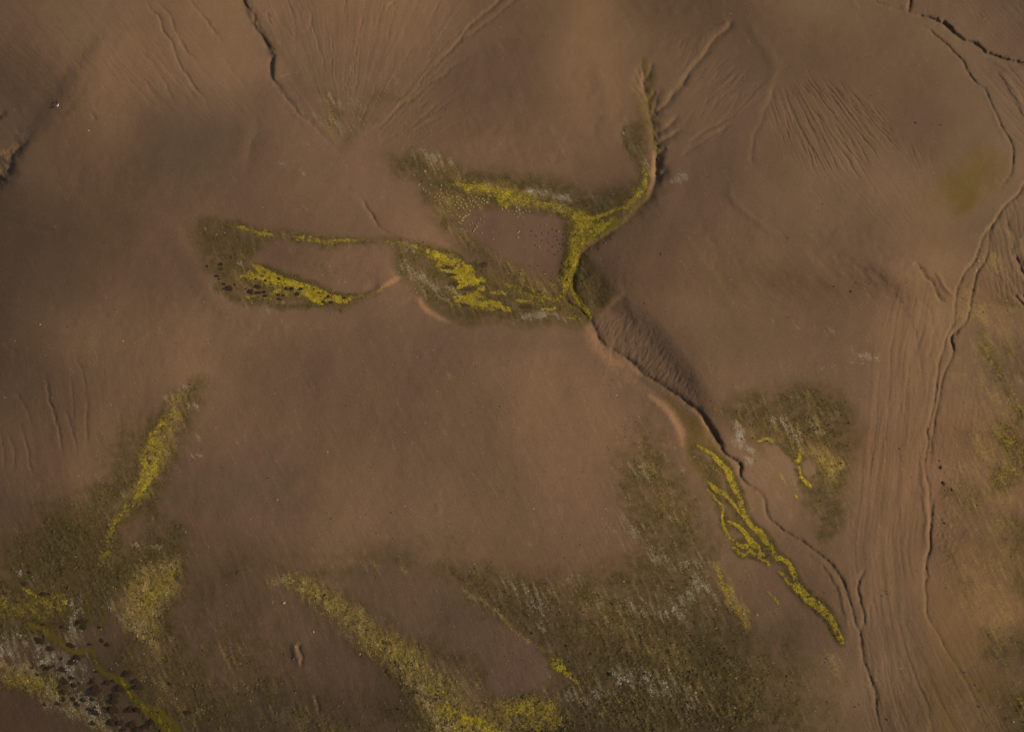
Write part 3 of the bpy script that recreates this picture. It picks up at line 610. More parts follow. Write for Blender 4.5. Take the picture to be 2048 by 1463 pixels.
SH = [(306,754,36),(393,820,25),(473,897,18),(490,980,26),(332,950,14),(383,965,26),(412,955,14),(555,920,32),(600,885,26),(560,800,22),(640,610,34),(640,655,26),(580,640,16),(480,655,16),(520,672,14),(440,1080,0),
(500,1060,34),(560,1040,22),(460,1110,24),(575,1100,22),(490,1150,30),(610,1090,10),(290,1020,16),(250,970,14),(735,1140,42),(710,1205,22),(712,1068,26),(570,1205,22),(640,1215,24),(600,1245,20),(445,1240,22),(490,1200,26),(345,1250,16),
(735,1270,22),(740,1300,34),(690,1285,22),(820,1280,20),(880,1220,34),(870,1290,44),(880,1180,24),(1010,1285,34),(1065,1290,26),(870,1380,36),(920,1390,30),(1020,1400,30),(1060,1440,34),(1120,1420,26),(820,1080,22),(870,1070,20),(930,1120,34),
(975,1010,32),(1060,1110,34),(1040,1070,24),(740,1000,16),(335,400,22),(380,405,14),(225,240,16),(185,330,16),(130,465,14),(330,635,15),(765,660,16),(780,760,18),(830,790,20),(690,790,16),(540,790,20),(1300,1090,16),(1440,1310,22),(720,1390,24),(950,1440,26),(1170,1380,26)]
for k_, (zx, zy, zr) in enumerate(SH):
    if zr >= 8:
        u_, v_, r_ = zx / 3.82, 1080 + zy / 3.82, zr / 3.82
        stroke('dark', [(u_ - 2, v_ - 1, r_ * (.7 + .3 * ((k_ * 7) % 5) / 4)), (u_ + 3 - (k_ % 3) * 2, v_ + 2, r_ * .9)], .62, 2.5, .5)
# --- bottom centre belt
stroke('straw', [(545,1165,4),(590,1165,10),(625,1180,17),(660,1205,20),(700,1235,24),(745,1270,28),(790,1300,30),(830,1340,34),(870,1390,38),(900,1430,44),(930,1490,50)], .80, 20)
stroke('olive', [(590,1165,16),(680,1220,34),(780,1300,46),(860,1400,70),(920,1480,90)], .62, 30)
stroke('olive', [(1000,1440,70),(1120,1440,70)], .60, 40)
stroke('straw', [(880,1380,60),(960,1450,60),(1080,1430,50)], .44, 30)
stroke('yellow', [(590,1168,6),(625,1182,12),(665,1210,14),(710,1240,15),(755,1275,18),(800,1310,20),(840,1350,22),(880,1400,24),(930,1460,30)], .42, 20)
stroke('yellow', [(880,1420,16),(940,1440,16),(985,1463,14),(1000,1490,20)], .66, 12)
stroke('yellow', [(1020,1420,20),(1060,1410,22),(1110,1430,18),(1050,1450,20)], .50, 18); stroke('straw', [(1000,1400,20),(1060,1420,40),(1120,1440,30)], .50, 22)
stroke('olive', [(560,1140,20),(660,1150,20),(760,1120,16),(840,1130,14)], .40, 20); stroke('olive', [(620,1180,24),(740,1270,34),(840,1370,46),(900,1450,60)], .55, 22)
stroke('olive', [(760,1420,34),(830,1463,30)], .45, 24); stroke('olive', [(840,1300,26),(900,1310,24),(960,1350,28),(980,1400,20)], .50, 22)
stroke('olive', [(480,1420,24),(430,1340,30),(400,1260,24),(420,1180,16)], .40, 30); stroke('pale', [(570,1160,5),(545,1175,4)], .5, 8)
stroke('pale', [(850,1400,8),(880,1440,12)], .45, 12); stroke('straw', [(700,1120,4),(740,1130,7),(760,1140,4)], .45, 10); stroke('straw', [(800,1110,3),(815,1140,4)], .5, 8)
# --- big stony heath, bottom right
area('olive', [(840,1130),(900,1120),(1010,1135),(1100,1150),(1200,1140),(1260,1090),(1230,1000),(1240,900),(1290,820),(1330,880),(1380,960),(1440,1080),(1440,1140),(1480,1200),(1530,1270),(1580,1330),(1640,1480),(1080,1480),(1100,1350),(1060,1290),(960,1230),(900,1170)], .54, 30)
area('olive', [(1080,1200),(1250,1180),(1420,1220),(1520,1290),(1560,1370),(1540,1480),(1180,1480),(1160,1340)], .66, 40)
stroke('dark', [(1420,1280,40),(1500,1320,44),(1440,1400,50),(1300,1440,60),(1200,1400,30)], .34, 50)
stroke('pale', [(1010,1160,10),(1060,1190,18),(1090,1225,20),(1080,1250,10)], .46, 20); stroke('pale', [(1130,1150,8),(1190,1180,14),(1260,1200,20),(1330,1230,24),(1400,1220,18)], .38, 22)
stroke('pale', [(1340,1190,16),(1360,1230,14),(1400,1160,20),(1430,1200,12)], .44, 18); stroke('pale', [(1100,1350,10),(1130,1370,16),(1180,1400,24),(1250,1350,34),(1330,1380,30),(1400,1420,20)], .42, 24)
stroke('pale', [(1240,1060,18),(1280,1080,20),(1320,1110,20),(1400,1130,16)], .40, 22); stroke('pale', [(1270,930,14),(1300,960,14)], .38, 14)
stroke('straw', [(1350,1380,60),(1200,1440,50),(1500,1400,50)], .30, 40); stroke('straw', [(1270,880,16),(1320,980,30),(1380,1050,26)], .33, 26)
stroke('straw', [(930,1175,5),(980,1215,6),(1020,1250,6),(1060,1290,7),(1080,1310,6)], .60, 8); stroke('yellow', [(1075,1300,6),(1110,1325,9),(1145,1350,7),(1162,1362,4)], .60, 8)
stroke('straw', [(1430,1128,3),(1447,1154,9),(1464,1182,14),(1480,1216,14),(1495,1250,10)], .82, 10); stroke('yellow', [(1432,1132,2),(1445,1150,5),(1455,1172,4),(1490,1252,4)], .66, 6)
stroke('yellow', [(1330,1075,2),(1345,1090,3)], .5, 6); stroke('olive', [(1500,1260,14),(1520,1330,20),(1530,1420,30)], .62, 20)
stroke('straw', [(1650,1310,20),(1670,1340,16)], .38, 14)
stroke('olive', [(1560,1290,50),(1610,1380,60),(1640,1480,60)], .42, 50); stroke('olive', [(420,1180,60),(520,1120,30),(640,1110,20),(760,1110,30),(900,1090,30)], .34, 40)
stroke('olive', [(480,1300,80),(560,1420,100),(700,1460,80)], .40, 60); stroke('olive', [(1260,930,40),(1300,1020,50),(1340,1120,60)], .50, 50)
stroke('straw', [(560,1430,30),(660,1450,30)], .38, 30); stroke('straw', [(430,1250,30),(470,1350,30)], .30, 30)
stroke('straw', [(1100,1180,30),(1200,1230,40),(1320,1300,50),(1420,1400,50)], .36, 40)
erase(['olive', 'pale', 'straw', 'yellow', 'dark'], [(985,1250),(1050,1285),(1098,1310),(1095,1340),(1060,1375),(1010,1385),(985,1370),(975,1320),(940,1270)], 14, .5, .88)
# --- green flats between the lit banks, yellow threads
area('green', [(1320,790),(1345,795),(1400,840),(1430,880),(1450,920),(1440,940),(1400,905),(1375,880),(1368,850),(1345,820)], .62, 8, .4)
stroke('green', [(1375,880,12),(1390,920,16),(1410,950,12)], .66, 10, .6); stroke('olive', [(1390,900,14),(1430,960,22),(1440,1010,14)], .62, 12)
yl([(1396,890,1.5),(1420,905,4),(1440,925,5),(1455,945,5),(1463,965,5),(1472,985,5),(1480,1005,4.5),(1490,1028,4),(1500,1048,4),(1520,1068,6),(1532,1085,4)], .95, 2.5, .35)
yl([(1416,963,2),(1436,980,4),(1447,985,4),(1460,1000,2.5),(1478,1020,2.5),(1500,1045,2.5)], .9, 2.5, .35); yl([(1420,930,3),(1440,950,3)], .5, 5)
yl([(1413,975,1.5),(1432,998,2),(1445,1012,3),(1446,1030,2.5),(1450,1055,3),(1458,1074,2)], .72, 2.5, .3)
yl([(1524,1075,3),(1539,1092,4),(1545,1100,3.5),(1554,1118,4),(1560,1115,4),(1575,1122,4),(1584,1137,5),(1592,1152,4),(1594,1165,4),(1604,1180,7),(1611,1190,8),(1630,1208,8),(1646,1222,8),(1662,1240,6),(1672,1260,6),(1684,1284,4)], .95, 2.5, .3)
yl([(1556,1142,1.5),(1566,1148,2.5),(1575,1162,2),(1590,1175,4),(1604,1185,4)], .95, 2.5, .25)
yl([(1457,1042,1.5),(1470,1047,3),(1485,1058,3.5),(1494,1072,5),(1504,1086,6),(1514,1094,5),(1526,1112,4),(1536,1128,2)], .98, 2.5, .3)
yl([(1464,1078,1.5),(1478,1088,3),(1494,1092,5)], .95, 2.5, .3); yl([(1465,1094,3),(1478,1102,3),(1488,1110,3.5),(1500,1100,3),(1512,1110,3),(1526,1118,3)], .9, 2.5, .3)
yl([(1536,1180,1),(1548,1195,2),(1560,1209,1)], .66, 2.5, .3); stroke('green', [(1660,1245,6),(1672,1275,9),(1680,1295,6)], .5, 9, .3)
for (u, v, a, b) in ((1513,1101,6,5),(1487,1104,5,3),(1615,1193,8,3)):
    win, m = polymask([(u + a * math.cos(k), v + b * math.sin(k)) for k in np.arange(0, 6.2, 0.7)], 2, U, V)
    M['yellow'][win] *= 1 - .9 * m
# --- heath east of the gully
area('olive', [(1430,815),(1480,790),(1560,770),(1640,760),(1700,800),(1720,850),(1710,930),(1700,1000),(1680,1060),(1640,1080),(1600,1000),(1560,930),(1500,870),(1450,850)], .60, 24)
stroke('olive', [(1520,810,30),(1580,830,34),(1660,860,30),(1680,930,20),(1660,1000,18)], .74, 30); stroke('green', [(1660,1050,16),(1650,1100,12)], .40, 16)
stroke('pale', [(1470,845,5),(1485,865,12),(1480,885,10),(1495,900,7)], .66, 9); stroke('pale', [(1490,915,3),(1500,925,6),(1505,932,3)], .95, 5); stroke('pale', [(1540,835,6),(1560,838,6),(1580,855,5),(1592,880,4),(1598,900,3)], .58, 8)
stroke('pale', [(1620,848,6),(1645,862,6)], .56, 10); stroke('straw', [(1630,900,16),(1660,925,22),(1660,950,16)], .66, 12)
stroke('straw', [(1490,850,18),(1570,860,20),(1640,850,26),(1620,800,20)], .34, 20); stroke('yellow', [(1640,905,8),(1665,940,12)], .40, 14)
yl([(1520,880,2),(1535,877,3),(1548,886,2)], .85, 4); yl([(1602,895,4),(1604,910,5),(1600,925,4)], .6, 5); yl([(1602,935,2),(1603,948,2)], .95, 3); yl([(1604,955,4),(1614,966,4),(1620,972,3)], .85, 3); yl([(1588,990,2),(1592,995,2)], .8, 3); yl([(1578,876,2),(1592,905,2),(1596,935,2)], .5, 4)
stroke('straw', [(1560,945,6),(1570,955,6)], .6, 8); stroke('straw', [(1580,1020,4),(1585,1040,3)], .55, 6); yl([(1424,816,2),(1432,818,2)], .7, 4); stroke('dark', [(1545,873,4),(1560,890,4),(1575,905,3)], .5, 5); stroke('dark', [(1594,942,5),(1600,950,4)], .6, 4)
for pts in ([(1523,888),(1550,886),(1580,915),(1600,950),(1590,970),(1560,945),(1540,918)], [(1508,905),(1540,930),(1560,945),(1530,945)], [(1605,925),(1618,916),(1632,925),(1634,945),(1618,955),(1604,945)]):
    erase(['olive', 'pale', 'straw', 'yellow', 'green'], pts, 4, .2, .9)
# --- olive hollow at right and ochre ground beyond the river
area('green', [(1860,350),(1910,330),(1960,280),(2000,300),(2010,350),(1990,380),(1950,420),(1920,435),(1880,410)], .60, 34, .5)
stroke('green', [(1910,370,16),(1940,380,20),(1930,405,20),(1915,425,10)], .85, 18, .7)
stroke('green', [(1985,290,10),(1985,330,14),(1970,360,12)], .40, 16, .5)
area('straw', [(1950,590),(2000,585),(2060,620),(2060,1480),(2040,1480),(1980,1340),(1910,1220),(1890,1100),(1900,950),(1930,800),(1945,680)], .30, 30)
stroke('yellow', [(1956,660,5),(1975,700,8),(1995,740,7),(2020,780,8),(2045,830,8)], .36, 16); stroke('yellow', [(1990,590,6),(2020,605,8),(2050,620,6)], .34, 14)
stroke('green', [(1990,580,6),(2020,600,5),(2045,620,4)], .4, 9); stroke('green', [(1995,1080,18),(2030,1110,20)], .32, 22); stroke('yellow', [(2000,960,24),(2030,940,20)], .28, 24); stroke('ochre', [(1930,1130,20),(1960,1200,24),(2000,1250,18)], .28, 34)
stroke('green', [(1960,1300,10),(2020,1400,18),(2060,1380,14)], .46, 22); stroke('yellow', [(2040,1400,14),(2060,1420,14)], .42, 16); stroke('dark', [(1980,1300,24),(2040,1360,24)], .30, 24)
stroke('green', [(1840,1300,20),(1880,1400,34),(1900,1463,34)], .40, 26, .5)
for (a_, b_, r_, l_, v_) in ((1950,620,30,'straw',.45),(1985,520,24,'straw',.42),(2010,470,20,'straw',.4),(1960,900,34,'straw',.46),(2020,880,30,'yellow',.34),(1935,1000,26,'olive',.44),(1990,1040,36,'straw',.40),(2030,1060,30,'olive',.52),
        (2040,1160,26,'olive',.44),(1985,1120,24,'straw',.42),(1930,1180,24,'olive',.36),(2010,1240,30,'straw',.42),(1990,1300,30,'olive',.56),(2040,1290,26,'olive',.52),(2035,1440,34,'olive',.50),(1960,1380,30,'green',.52),(1900,1330,30,'green',.40),
        (2030,730,36,'olive',.40),(1990,800,26,'straw',.40),(1930,760,20,'straw',.36),(1905,1120,14,'olive',.42),(1900,980,12,'olive',.5),(2030,640,20,'green',.42),(1920,870,16,'olive',.34)):
    stroke(l_, [(a_ - r_ * .5, b_ - r_ * .8, r_ * .7), (a_ + r_ * .2, b_, r_), (a_ + r_ * .5, b_ + r_ * .9, r_ * .6)], v_, r_ * .9, 1.6)
# --- patches in the upper left fan
stroke('olive', [(655,190,14),(670,230,24),(690,280,14),(720,230,24)], .46, 22); stroke('straw', [(655,200,8),(662,240,8),(672,275,8)], .50, 10); stroke('pale', [(650,200,6),(720,220,14),(700,260,10),(605,210,6)], .42, 12)
stroke('olive', [(740,200,20),(800,190,20)], .32, 26); stroke('olive', [(620,180,10),(640,200,10)], .36, 16)
# --- pale grit in small patches
for (u, v, r_, a) in ((575,325,8,.45),(600,345,8,.4),(610,420,8,.42),(690,560,5,.4),(540,625,5,.5),(1345,1040,8,.5),(1340,293,4,.6),(1368,352,6,.8),(1350,362,5,.85),(1360,358,5,.8),(1364,283,4,.5),(335,790,6,.6),(375,770,6,.55),(390,815,8,.5),(405,870,5,.5),(395,915,6,.6),(775,155,4,.35),(800,165,5,.35),(1740,715,10,.6),(1660,665,8,.5),(1600,650,8,.4),(1720,730,8,.5),(1660,730,8,.5),(1540,650,7,.35)):
    stroke('pale', [(u - r_, v, r_ * .6), (u + r_, v, r_ * .6)], a, 7)
# --- orange earth on the cut banks, painted brighter where the sun strikes
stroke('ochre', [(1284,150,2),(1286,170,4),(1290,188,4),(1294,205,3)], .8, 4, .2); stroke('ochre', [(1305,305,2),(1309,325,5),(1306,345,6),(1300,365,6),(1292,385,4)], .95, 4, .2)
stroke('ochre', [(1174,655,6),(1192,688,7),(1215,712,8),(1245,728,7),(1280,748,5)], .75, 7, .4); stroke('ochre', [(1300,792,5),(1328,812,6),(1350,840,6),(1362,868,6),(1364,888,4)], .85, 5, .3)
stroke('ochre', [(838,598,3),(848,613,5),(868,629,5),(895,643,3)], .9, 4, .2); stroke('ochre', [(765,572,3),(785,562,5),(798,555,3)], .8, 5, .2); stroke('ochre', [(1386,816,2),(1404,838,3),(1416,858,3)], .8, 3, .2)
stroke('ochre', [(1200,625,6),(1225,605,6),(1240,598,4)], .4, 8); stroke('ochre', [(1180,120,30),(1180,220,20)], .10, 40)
stroke('green', [(1284,125,9),(1300,150,11),(1300,190,10),(1304,240,9),(1309,290,7)], .72, 12, .3); stroke('green', [(1272,190,10),(1285,230,14),(1296,270,12)], .62, 16, .4); stroke('yellow', [(1308,270,1.5),(1311,290,2.5),(1312,305,1.5)], .6, 4, .1)
area('olive', [(1268,215),(1290,220),(1304,260),(1308,300),(1290,310),(1270,270)], .42, 12, .3)
stroke('dark', [(1470,170,30),(1510,165,20),(1500,190,20)], .0, 20)
# the cut banks and channels are bare
def blur(A, n):
    for _ in range(n):
        A = (np.roll(A, 1, 0) + np.roll(A, -1, 0) + np.roll(A, 1, 1) + np.roll(A, -1, 1) + A) / 5
    return A
halo = blur(M['yellow'], 40); M['green'] = np.maximum(M['green'], np.clip(halo * 1.7, 0, .62)).astype(np.float32); M['olive'] = np.maximum(M['olive'], np.clip(halo * 2.4, 0, .66) * (1 + .5 * noise(U / 22, V / 20, 97))).astype(np.float32)
blot = fbm(MU / 46, MV / 40, 3, 91, .6); clump = fbm(U / 15, V / 13, 2, 95, .6)
sx = U * .90 - V * .44; sy = U * .44 + V * .90
ss = noise(sx / 6.5, sy / 34, 85) + .5 * noise(sx / 13, sy / 70, 86)
for l_, a_, c_ in (('olive', .75, .5), ('straw', .55, .45), ('pale', .65, .5), ('yellow', .30, .55), ('green', .4, .1), ('dark', .4, .3)):
    m_ = M[l_]
    M[l_] = np.clip(m_ * (1.06 + a_ * blot + c_ * clump), 0, 1).astype(np.float32)
print('masks', time.time() - T0)

# ------------------------------------------------------------------ fine relief
veg = np.clip(M['yellow'] * .8 + M['olive'] * .8 + M['straw'] * .8 + M['pale'] * .4, 0, 1)
N8 = noise(U / 9, V / 8, 81); N5 = noise(U / 5.2, V / 4.6, 82); N16 = noise(U / 19, V / 16, 83)
H += (0.014 * N16 + 0.0045 * N8 + 0.0028 * N5)
hum = np.maximum(0, N8 * .7 + N5 * .5)
wash = noise(U / 30, V / 120, 87)
H += 0.006 * noise(U / 4.1, V / 3.8, 88) + .004 * noise((U + V * .4) / 5, (V - U * .4) / 15, 89)
rt = sstep(1885, 1960, U) * sstep(540, 640, V)
H += rt * (.030 * np.maximum(0, N8) + .02 * N16)
H += sstep(.25, .7, veg) * (0.085 * hum + 0.03 * N16)
# downslope streaking of the heath
heath = sstep(300, 900, V) * sstep(.3, .6, M['olive'])
H += heath * 0.02 * ss
H += 0.010 * noise((U * .9 - V * .4) / 7, (U * .4 + V * .9) / 24, 86) * sstep(800, 1100, V)

# ------------------------------------------------------------------ build the terrain mesh
F_PIX = 2048 * 35.0 / 36.0
sp, cp = math.sin(R(PITCH)), math.cos(R(PITCH))
def to_world(u, v, h):
    """point of the land surveyed at (u,v) standing h metres above the datum"""
    dx = (u - 1024.0) / F_PIX; dy = -(v - 731.5) / F_PIX
    # camera axes: right +X, up (0, sin p, cos p), forward (0, cos p, -sin p)
    wx = dx; wy = cp + dy * sp; wz = -sp + dy * cp
    k = (h - CAM[2]) / wz
    return CAM[0] + wx * k, CAM[1] + wy * k, h + 0 * k
edge = np.minimum(np.minimum(sstep(-1400, -500, U), 1 - sstep(2600, 3450, U)), np.minimum(sstep(-900, -350, V), 1 - sstep(1750, 2300, V)))
H = H * edge
H64 = H.astype(np.float64)
X, Y, Z = to_world(U.astype(np.float64), V.astype(np.float64), H64)
def ring_mesh(X, Y, Z):
    co = np.stack([X, Y, Z], -1).reshape(-1, 3)
    n, m = X.shape
    idx = np.arange(n * m).reshape(n, m)
    quads = np.stack([idx[:-1, :-1], idx[1:, :-1], idx[1:, 1:], idx[:-1, 1:]], -1).reshape(-1, 4)
    border = np.concatenate([idx[0, :], idx[1:, -1], idx[-1, -2::-1], idx[-2:0:-1, 0]])
    cur = border; parts = [co]; qs = [quads]; base = len(co); c0 = np.array([0.0, 60.0])
    for f in (1.6, 3.0, 7.0, 20.0):
        bxy = co[border, :2]; nxy = c0 + (bxy - c0) * f
        nz = 2.0 * np.sin(nxy[:, 0] / 130) * np.cos(nxy[:, 1] / 170) * (f > 1.7)
        parts.append(np.column_stack([nxy, nz]))
        nid = base + np.arange(len(border)); base += len(border)
        a = cur; b = np.roll(cur, -1); c = np.roll(nid, -1); d = nid
        qs.append(np.stack([a, d, c, b], -1)[:, ::-1][:, [0, 1, 2, 3]])
        cur = nid
    return np.vstack(parts), np.vstack(qs), len(co)
co, quads, ncore = ring_mesh(X, Y, Z)
me = bpy.data.meshes.new('terrain')
me.vertices.add(len(co)); me.vertices.foreach_set('co', co.astype(np.float32).ravel())
me.loops.add(len(quads) * 4); me.loops.foreach_set('vertex_index', quads.astype(np.int32).ravel())
me.polygons.add(len(quads)); me.polygons.foreach_set('loop_start', np.arange(0, len(quads) * 4, 4, dtype=np.int32))
me.polygons.foreach_set('use_smooth', np.ones(len(quads), dtype=bool))
me.update(calc_edges=True)
def put_attr(name, chans):
    a = me.color_attributes.new(name, 'FLOAT_COLOR', 'POINT')
    buf = np.zeros((len(co), 4), np.float32); buf[:, 3] = 1
    for i, c in enumerate(chans):
        if isinstance(c, tuple): buf[ncore:, i] = c[1]; c = c[0]
        buf[:ncore, i] = c.ravel()
    a.data.foreach_set('color', buf.ravel())
sed = 1 + .045 * ss * sstep(500, 1000, V) + .06 * fbm((U * .9 + V * .4) / 22, (V * .9 - U * .4) / 70, 2, 151) + .05 * fbm(U / 70, V / 60, 3, 153)
cor_p, cor_s = corridor(U, V)
cm = np.exp(-(cor_p / 75) ** 4) * sstep(480, 640, V)
sed = sed + cm * (.17 * noise(cor_p / 7, cor_s / 130, 155) + .14 * noise(cor_p / 18, cor_s / 260, 156))
rt = sstep(1890, 1960, U) * sstep(560, 640, V)
sed = sed + rt * .10 * fbm(MU / 26, MV / 34, 3, 157)
alb_shade = [a_ * sed.astype(np.float32) for a_ in alb_shade]
put_attr('soil_shade', [(alb_shade[0], .14), (alb_shade[1], .082), (alb_shade[2], .042)])
put_attr('veg_a', [M['yellow'], M['olive'], M['pale']])
put_attr('veg_b', [M['straw'], M['ochre'], M['green']])
put_attr('veg_c', [M['dark'], M['stream'], np.clip(.5 + .45 * ss, 0, 1)])
terrain = bpy.data.objects.new('terrain', me); COL.objects.link(terrain)
terrain['kind'] = 'structure'
print('terrain', len(co), time.time() - T0)

# ------------------------------------------------------------------ node helpers
class NB:
    def __init__(s, mat):
        mat.use_nodes = True; s.t = mat.node_tree; s.t.nodes.clear(); s.N = s.t.nodes; s.L = s.t.links
    def n(s, typ, **kw):
        x = s.N.new(typ)
        for k, v in kw.items(): setattr(x, k, v)
        return x
    def put(s, sock, val):
        if hasattr(val, 'links'): s.L.new(val, sock)
        else: sock.default_value = val
    def math(s, op, a, b=None, clamp=False):
        x = s.n('ShaderNodeMath', operation=op, use_clamp=clamp); s.put(x.inputs[0], a)
        if b is not None: s.put(x.inputs[1], b)
        return x.outputs[0]
    def noise(s, vec, scale, detail=2, rough=.5):
        x = s.n('ShaderNodeTexNoise'); s.put(x.inputs['Vector'], vec); x.inputs['Scale'].default_value = scale
        x.inputs['Detail'].default_value = detail; x.inputs['Roughness'].default_value = rough
        return x.outputs['Fac']
    def ramp(s, v, a, b):
        x = s.n('ShaderNodeMapRange', interpolation_type='SMOOTHSTEP'); s.put(x.inputs[0], v); x.inputs[1].default_value = a; x.inputs[2].default_value = b
        return x.outputs[0]
    def mix(s, f, a, b, mode='MIX'):
        x = s.n('ShaderNodeMix', data_type='RGBA', blend_type=mode); s.put(x.inputs[0], f); s.put(x.inputs[6], a); s.put(x.inputs[7], b)
        return x.outputs[2]
    def rgb(s, c):
        x = s.n('ShaderNodeRGB'); x.outputs[0].default_value = (*c, 1); return x.outputs[0]
def L3(r, g, b, k=1.0): return tuple(float(q) * k for q in lin((r, g, b)))

mat = bpy.data.materials.new('bare_ground_with_moss')
b = NB(mat)
out = b.n('ShaderNodeOutputMaterial'); bs = b.n('ShaderNodeBsdfPrincipled'); b.L.new(bs.outputs[0], out.inputs[0])
bs.inputs['Roughness'].default_value = .95; bs.inputs['Specular IOR Level'].default_value = .15
tc = b.n('ShaderNodeTexCoord').outputs['Object']
def attr(nm):
    a = b.n('ShaderNodeAttribute', attribute_name=nm); sp_ = b.n('ShaderNodeSeparateColor'); b.L.new(a.outputs['Color'], sp_.inputs[0])
    return a.outputs['Color'], sp_.outputs
soil_shade, _ = attr('soil_shade'); _, va = attr('veg_a'); _, vb = attr('veg_b'); _, vc = attr('veg_c')
n_big = b.noise(tc, .09, 4, .6); n_mid = b.noise(tc, .55, 4, .6); n_fine = b.noise(tc, 2.6, 3, .65); n_grit = b.noise(tc, 6.0, 2, .6)
mp = b.n('ShaderNodeMapping'); b.L.new(tc, mp.inputs[0]); mp.inputs['Rotation'].default_value = (0, 0, R(24)); mp.inputs['Scale'].default_value = (1.0, .28, .5)
n_str = b.noise(mp.outputs[0], 1.9, 3, .6)
def fac(mask, n, amp, soft):
    """mask pushed about by noise: ragged patches instead of an even veil"""
    v = b.math('ADD', mask, b.math('MULTIPLY', b.math('SUBTRACT', n, .5), amp))
    return b.ramp(v, .5 - soft, .5 + soft)
col = soil_shade
# faint tone and grit
v1 = b.math('ADD', b.math('MULTIPLY', b.math('SUBTRACT', n_big, .5), .16), b.math('ADD', b.math('MULTIPLY', b.math('SUBTRACT', n_fine, .5), .30), b.math('MULTIPLY', b.math('SUBTRACT', n_grit, .5), .55)))
gain = b.math('ADD', v1, 1.0)
cg = b.n('ShaderNodeCombineColor'); [b.L.new(gain, cg.inputs[i]) for i in range(3)]
col = b.mix(1.0, col, cg.outputs[0], 'MULTIPLY')
col = b.mix(b.math('MULTIPLY', b.ramp(n_mid, .45, .75), .10), col, b.rgb(L3(128, 98, 78)))
YEL = b.mix(b.ramp(n_fine, .35, .65), b.rgb(L3(120, 100, 26)), b.rgb(L3(174, 150, 28)))
n_two = b.noise(tc, .22, 3, .6)
YEL = b.mix(b.math('MULTIPLY', b.ramp(n_two, .42, .62), .60), YEL, b.rgb(L3(130, 105, 32)))
YEL = b.mix(b.math('MULTIPLY', b.ramp(n_mid, .5, .7), .45), YEL, b.rgb(L3(132, 108, 50)))
OLV = b.mix(b.ramp(n_fine, .38, .62), b.rgb(L3(58, 46, 24)), b.rgb(L3(100, 83, 44)))
OLV = b.mix(b.math('MULTIPLY', b.ramp(n_mid, .48, .7), .55), OLV, b.rgb(L3(62, 50, 22)))
OLV = b.mix(b.math('MULTIPLY', b.ramp(vc[2], .5, .85), .55), OLV, b.rgb(L3(122, 102, 68)))
GRN = b.mix(n_fine, b.rgb(L3(86, 66, 22)), b.rgb(L3(104, 82, 28)))
STW = b.mix(b.ramp(n_grit, .4, .6), b.rgb(L3(116, 90, 42)), b.rgb(L3(168, 138, 70)))
PAL = b.mix(b.ramp(n_grit, .35, .6), b.rgb(L3(112, 96, 70)), b.rgb(L3(158, 140, 106)))
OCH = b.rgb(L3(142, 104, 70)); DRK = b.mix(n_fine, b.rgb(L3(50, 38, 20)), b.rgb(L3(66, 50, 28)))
STR = b.mix(n_mid, b.rgb(L3(84, 70, 18)), b.rgb(L3(112, 92, 22)))
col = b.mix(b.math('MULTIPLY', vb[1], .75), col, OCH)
col = b.mix(b.math('MULTIPLY', fac(vb[2], n_mid, .5, .38), .80), col, GRN)
# the olive veil thins with the mask, then breaks into clumps
OLV = OLV
VEIL = b.mix(n_mid, b.rgb(L3(58, 45, 18)), b.rgb(L3(84, 67, 31)))
col = b.mix(b.math('MULTIPLY', b.ramp(va[1], .04, .85), b.math('ADD', .68, b.math('MULTIPLY', n_mid, .62))), col, VEIL)
col = b.mix(b.math('MULTIPLY', fac(va[1], b.math('ADD', b.math('MULTIPLY', n_fine, .6), b.math('MULTIPLY', n_mid, .4)), 1.3, .40), .52), col, OLV)
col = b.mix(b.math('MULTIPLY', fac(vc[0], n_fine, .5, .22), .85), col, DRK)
nmix = b.math('ADD', b.math('MULTIPLY', n_grit, .35), b.math('ADD', b.math('MULTIPLY', n_fine, .35), b.math('MULTIPLY', vc[2], .30)))
col = b.mix(b.math('MULTIPLY', fac(vb[0], nmix, 1.5, .34), .55), col, STW)
col = b.mix(b.math('MULTIPLY', fac(va[2], nmix, 2.3, .26), .60), col, PAL)
col = b.mix(b.math('MULTIPLY', fac(vc[1], n_mid, .3, .25), .95), col, STR)
DULL = b.mix(n_fine, b.rgb(L3(94, 78, 24)), b.rgb(L3(120, 101, 34)))
col = b.mix(b.math('MULTIPLY', b.ramp(va[0], .18, .80), .62), col, DULL)
col = b.mix(b.math('MULTIPLY', fac(b.math('SUBTRACT', va[0], .06), b.math('ADD', b.math('MULTIPLY', n_fine, .6), b.math('MULTIPLY', n_mid, .4)), 1.7, .30), .84), col, YEL)
b.L.new(col, bs.inputs['Base Color'])
bump = b.n('ShaderNodeBump'); bump.inputs['Strength'].default_value = .8; bump.inputs['Distance'].default_value = .05
hsum = b.math('ADD', b.math('MULTIPLY', n_grit, .5), n_fine)
b.L.new(hsum, bump.inputs['Height']); b.L.new(bump.outputs[0], bs.inputs['Normal'])
me.materials.append(mat)

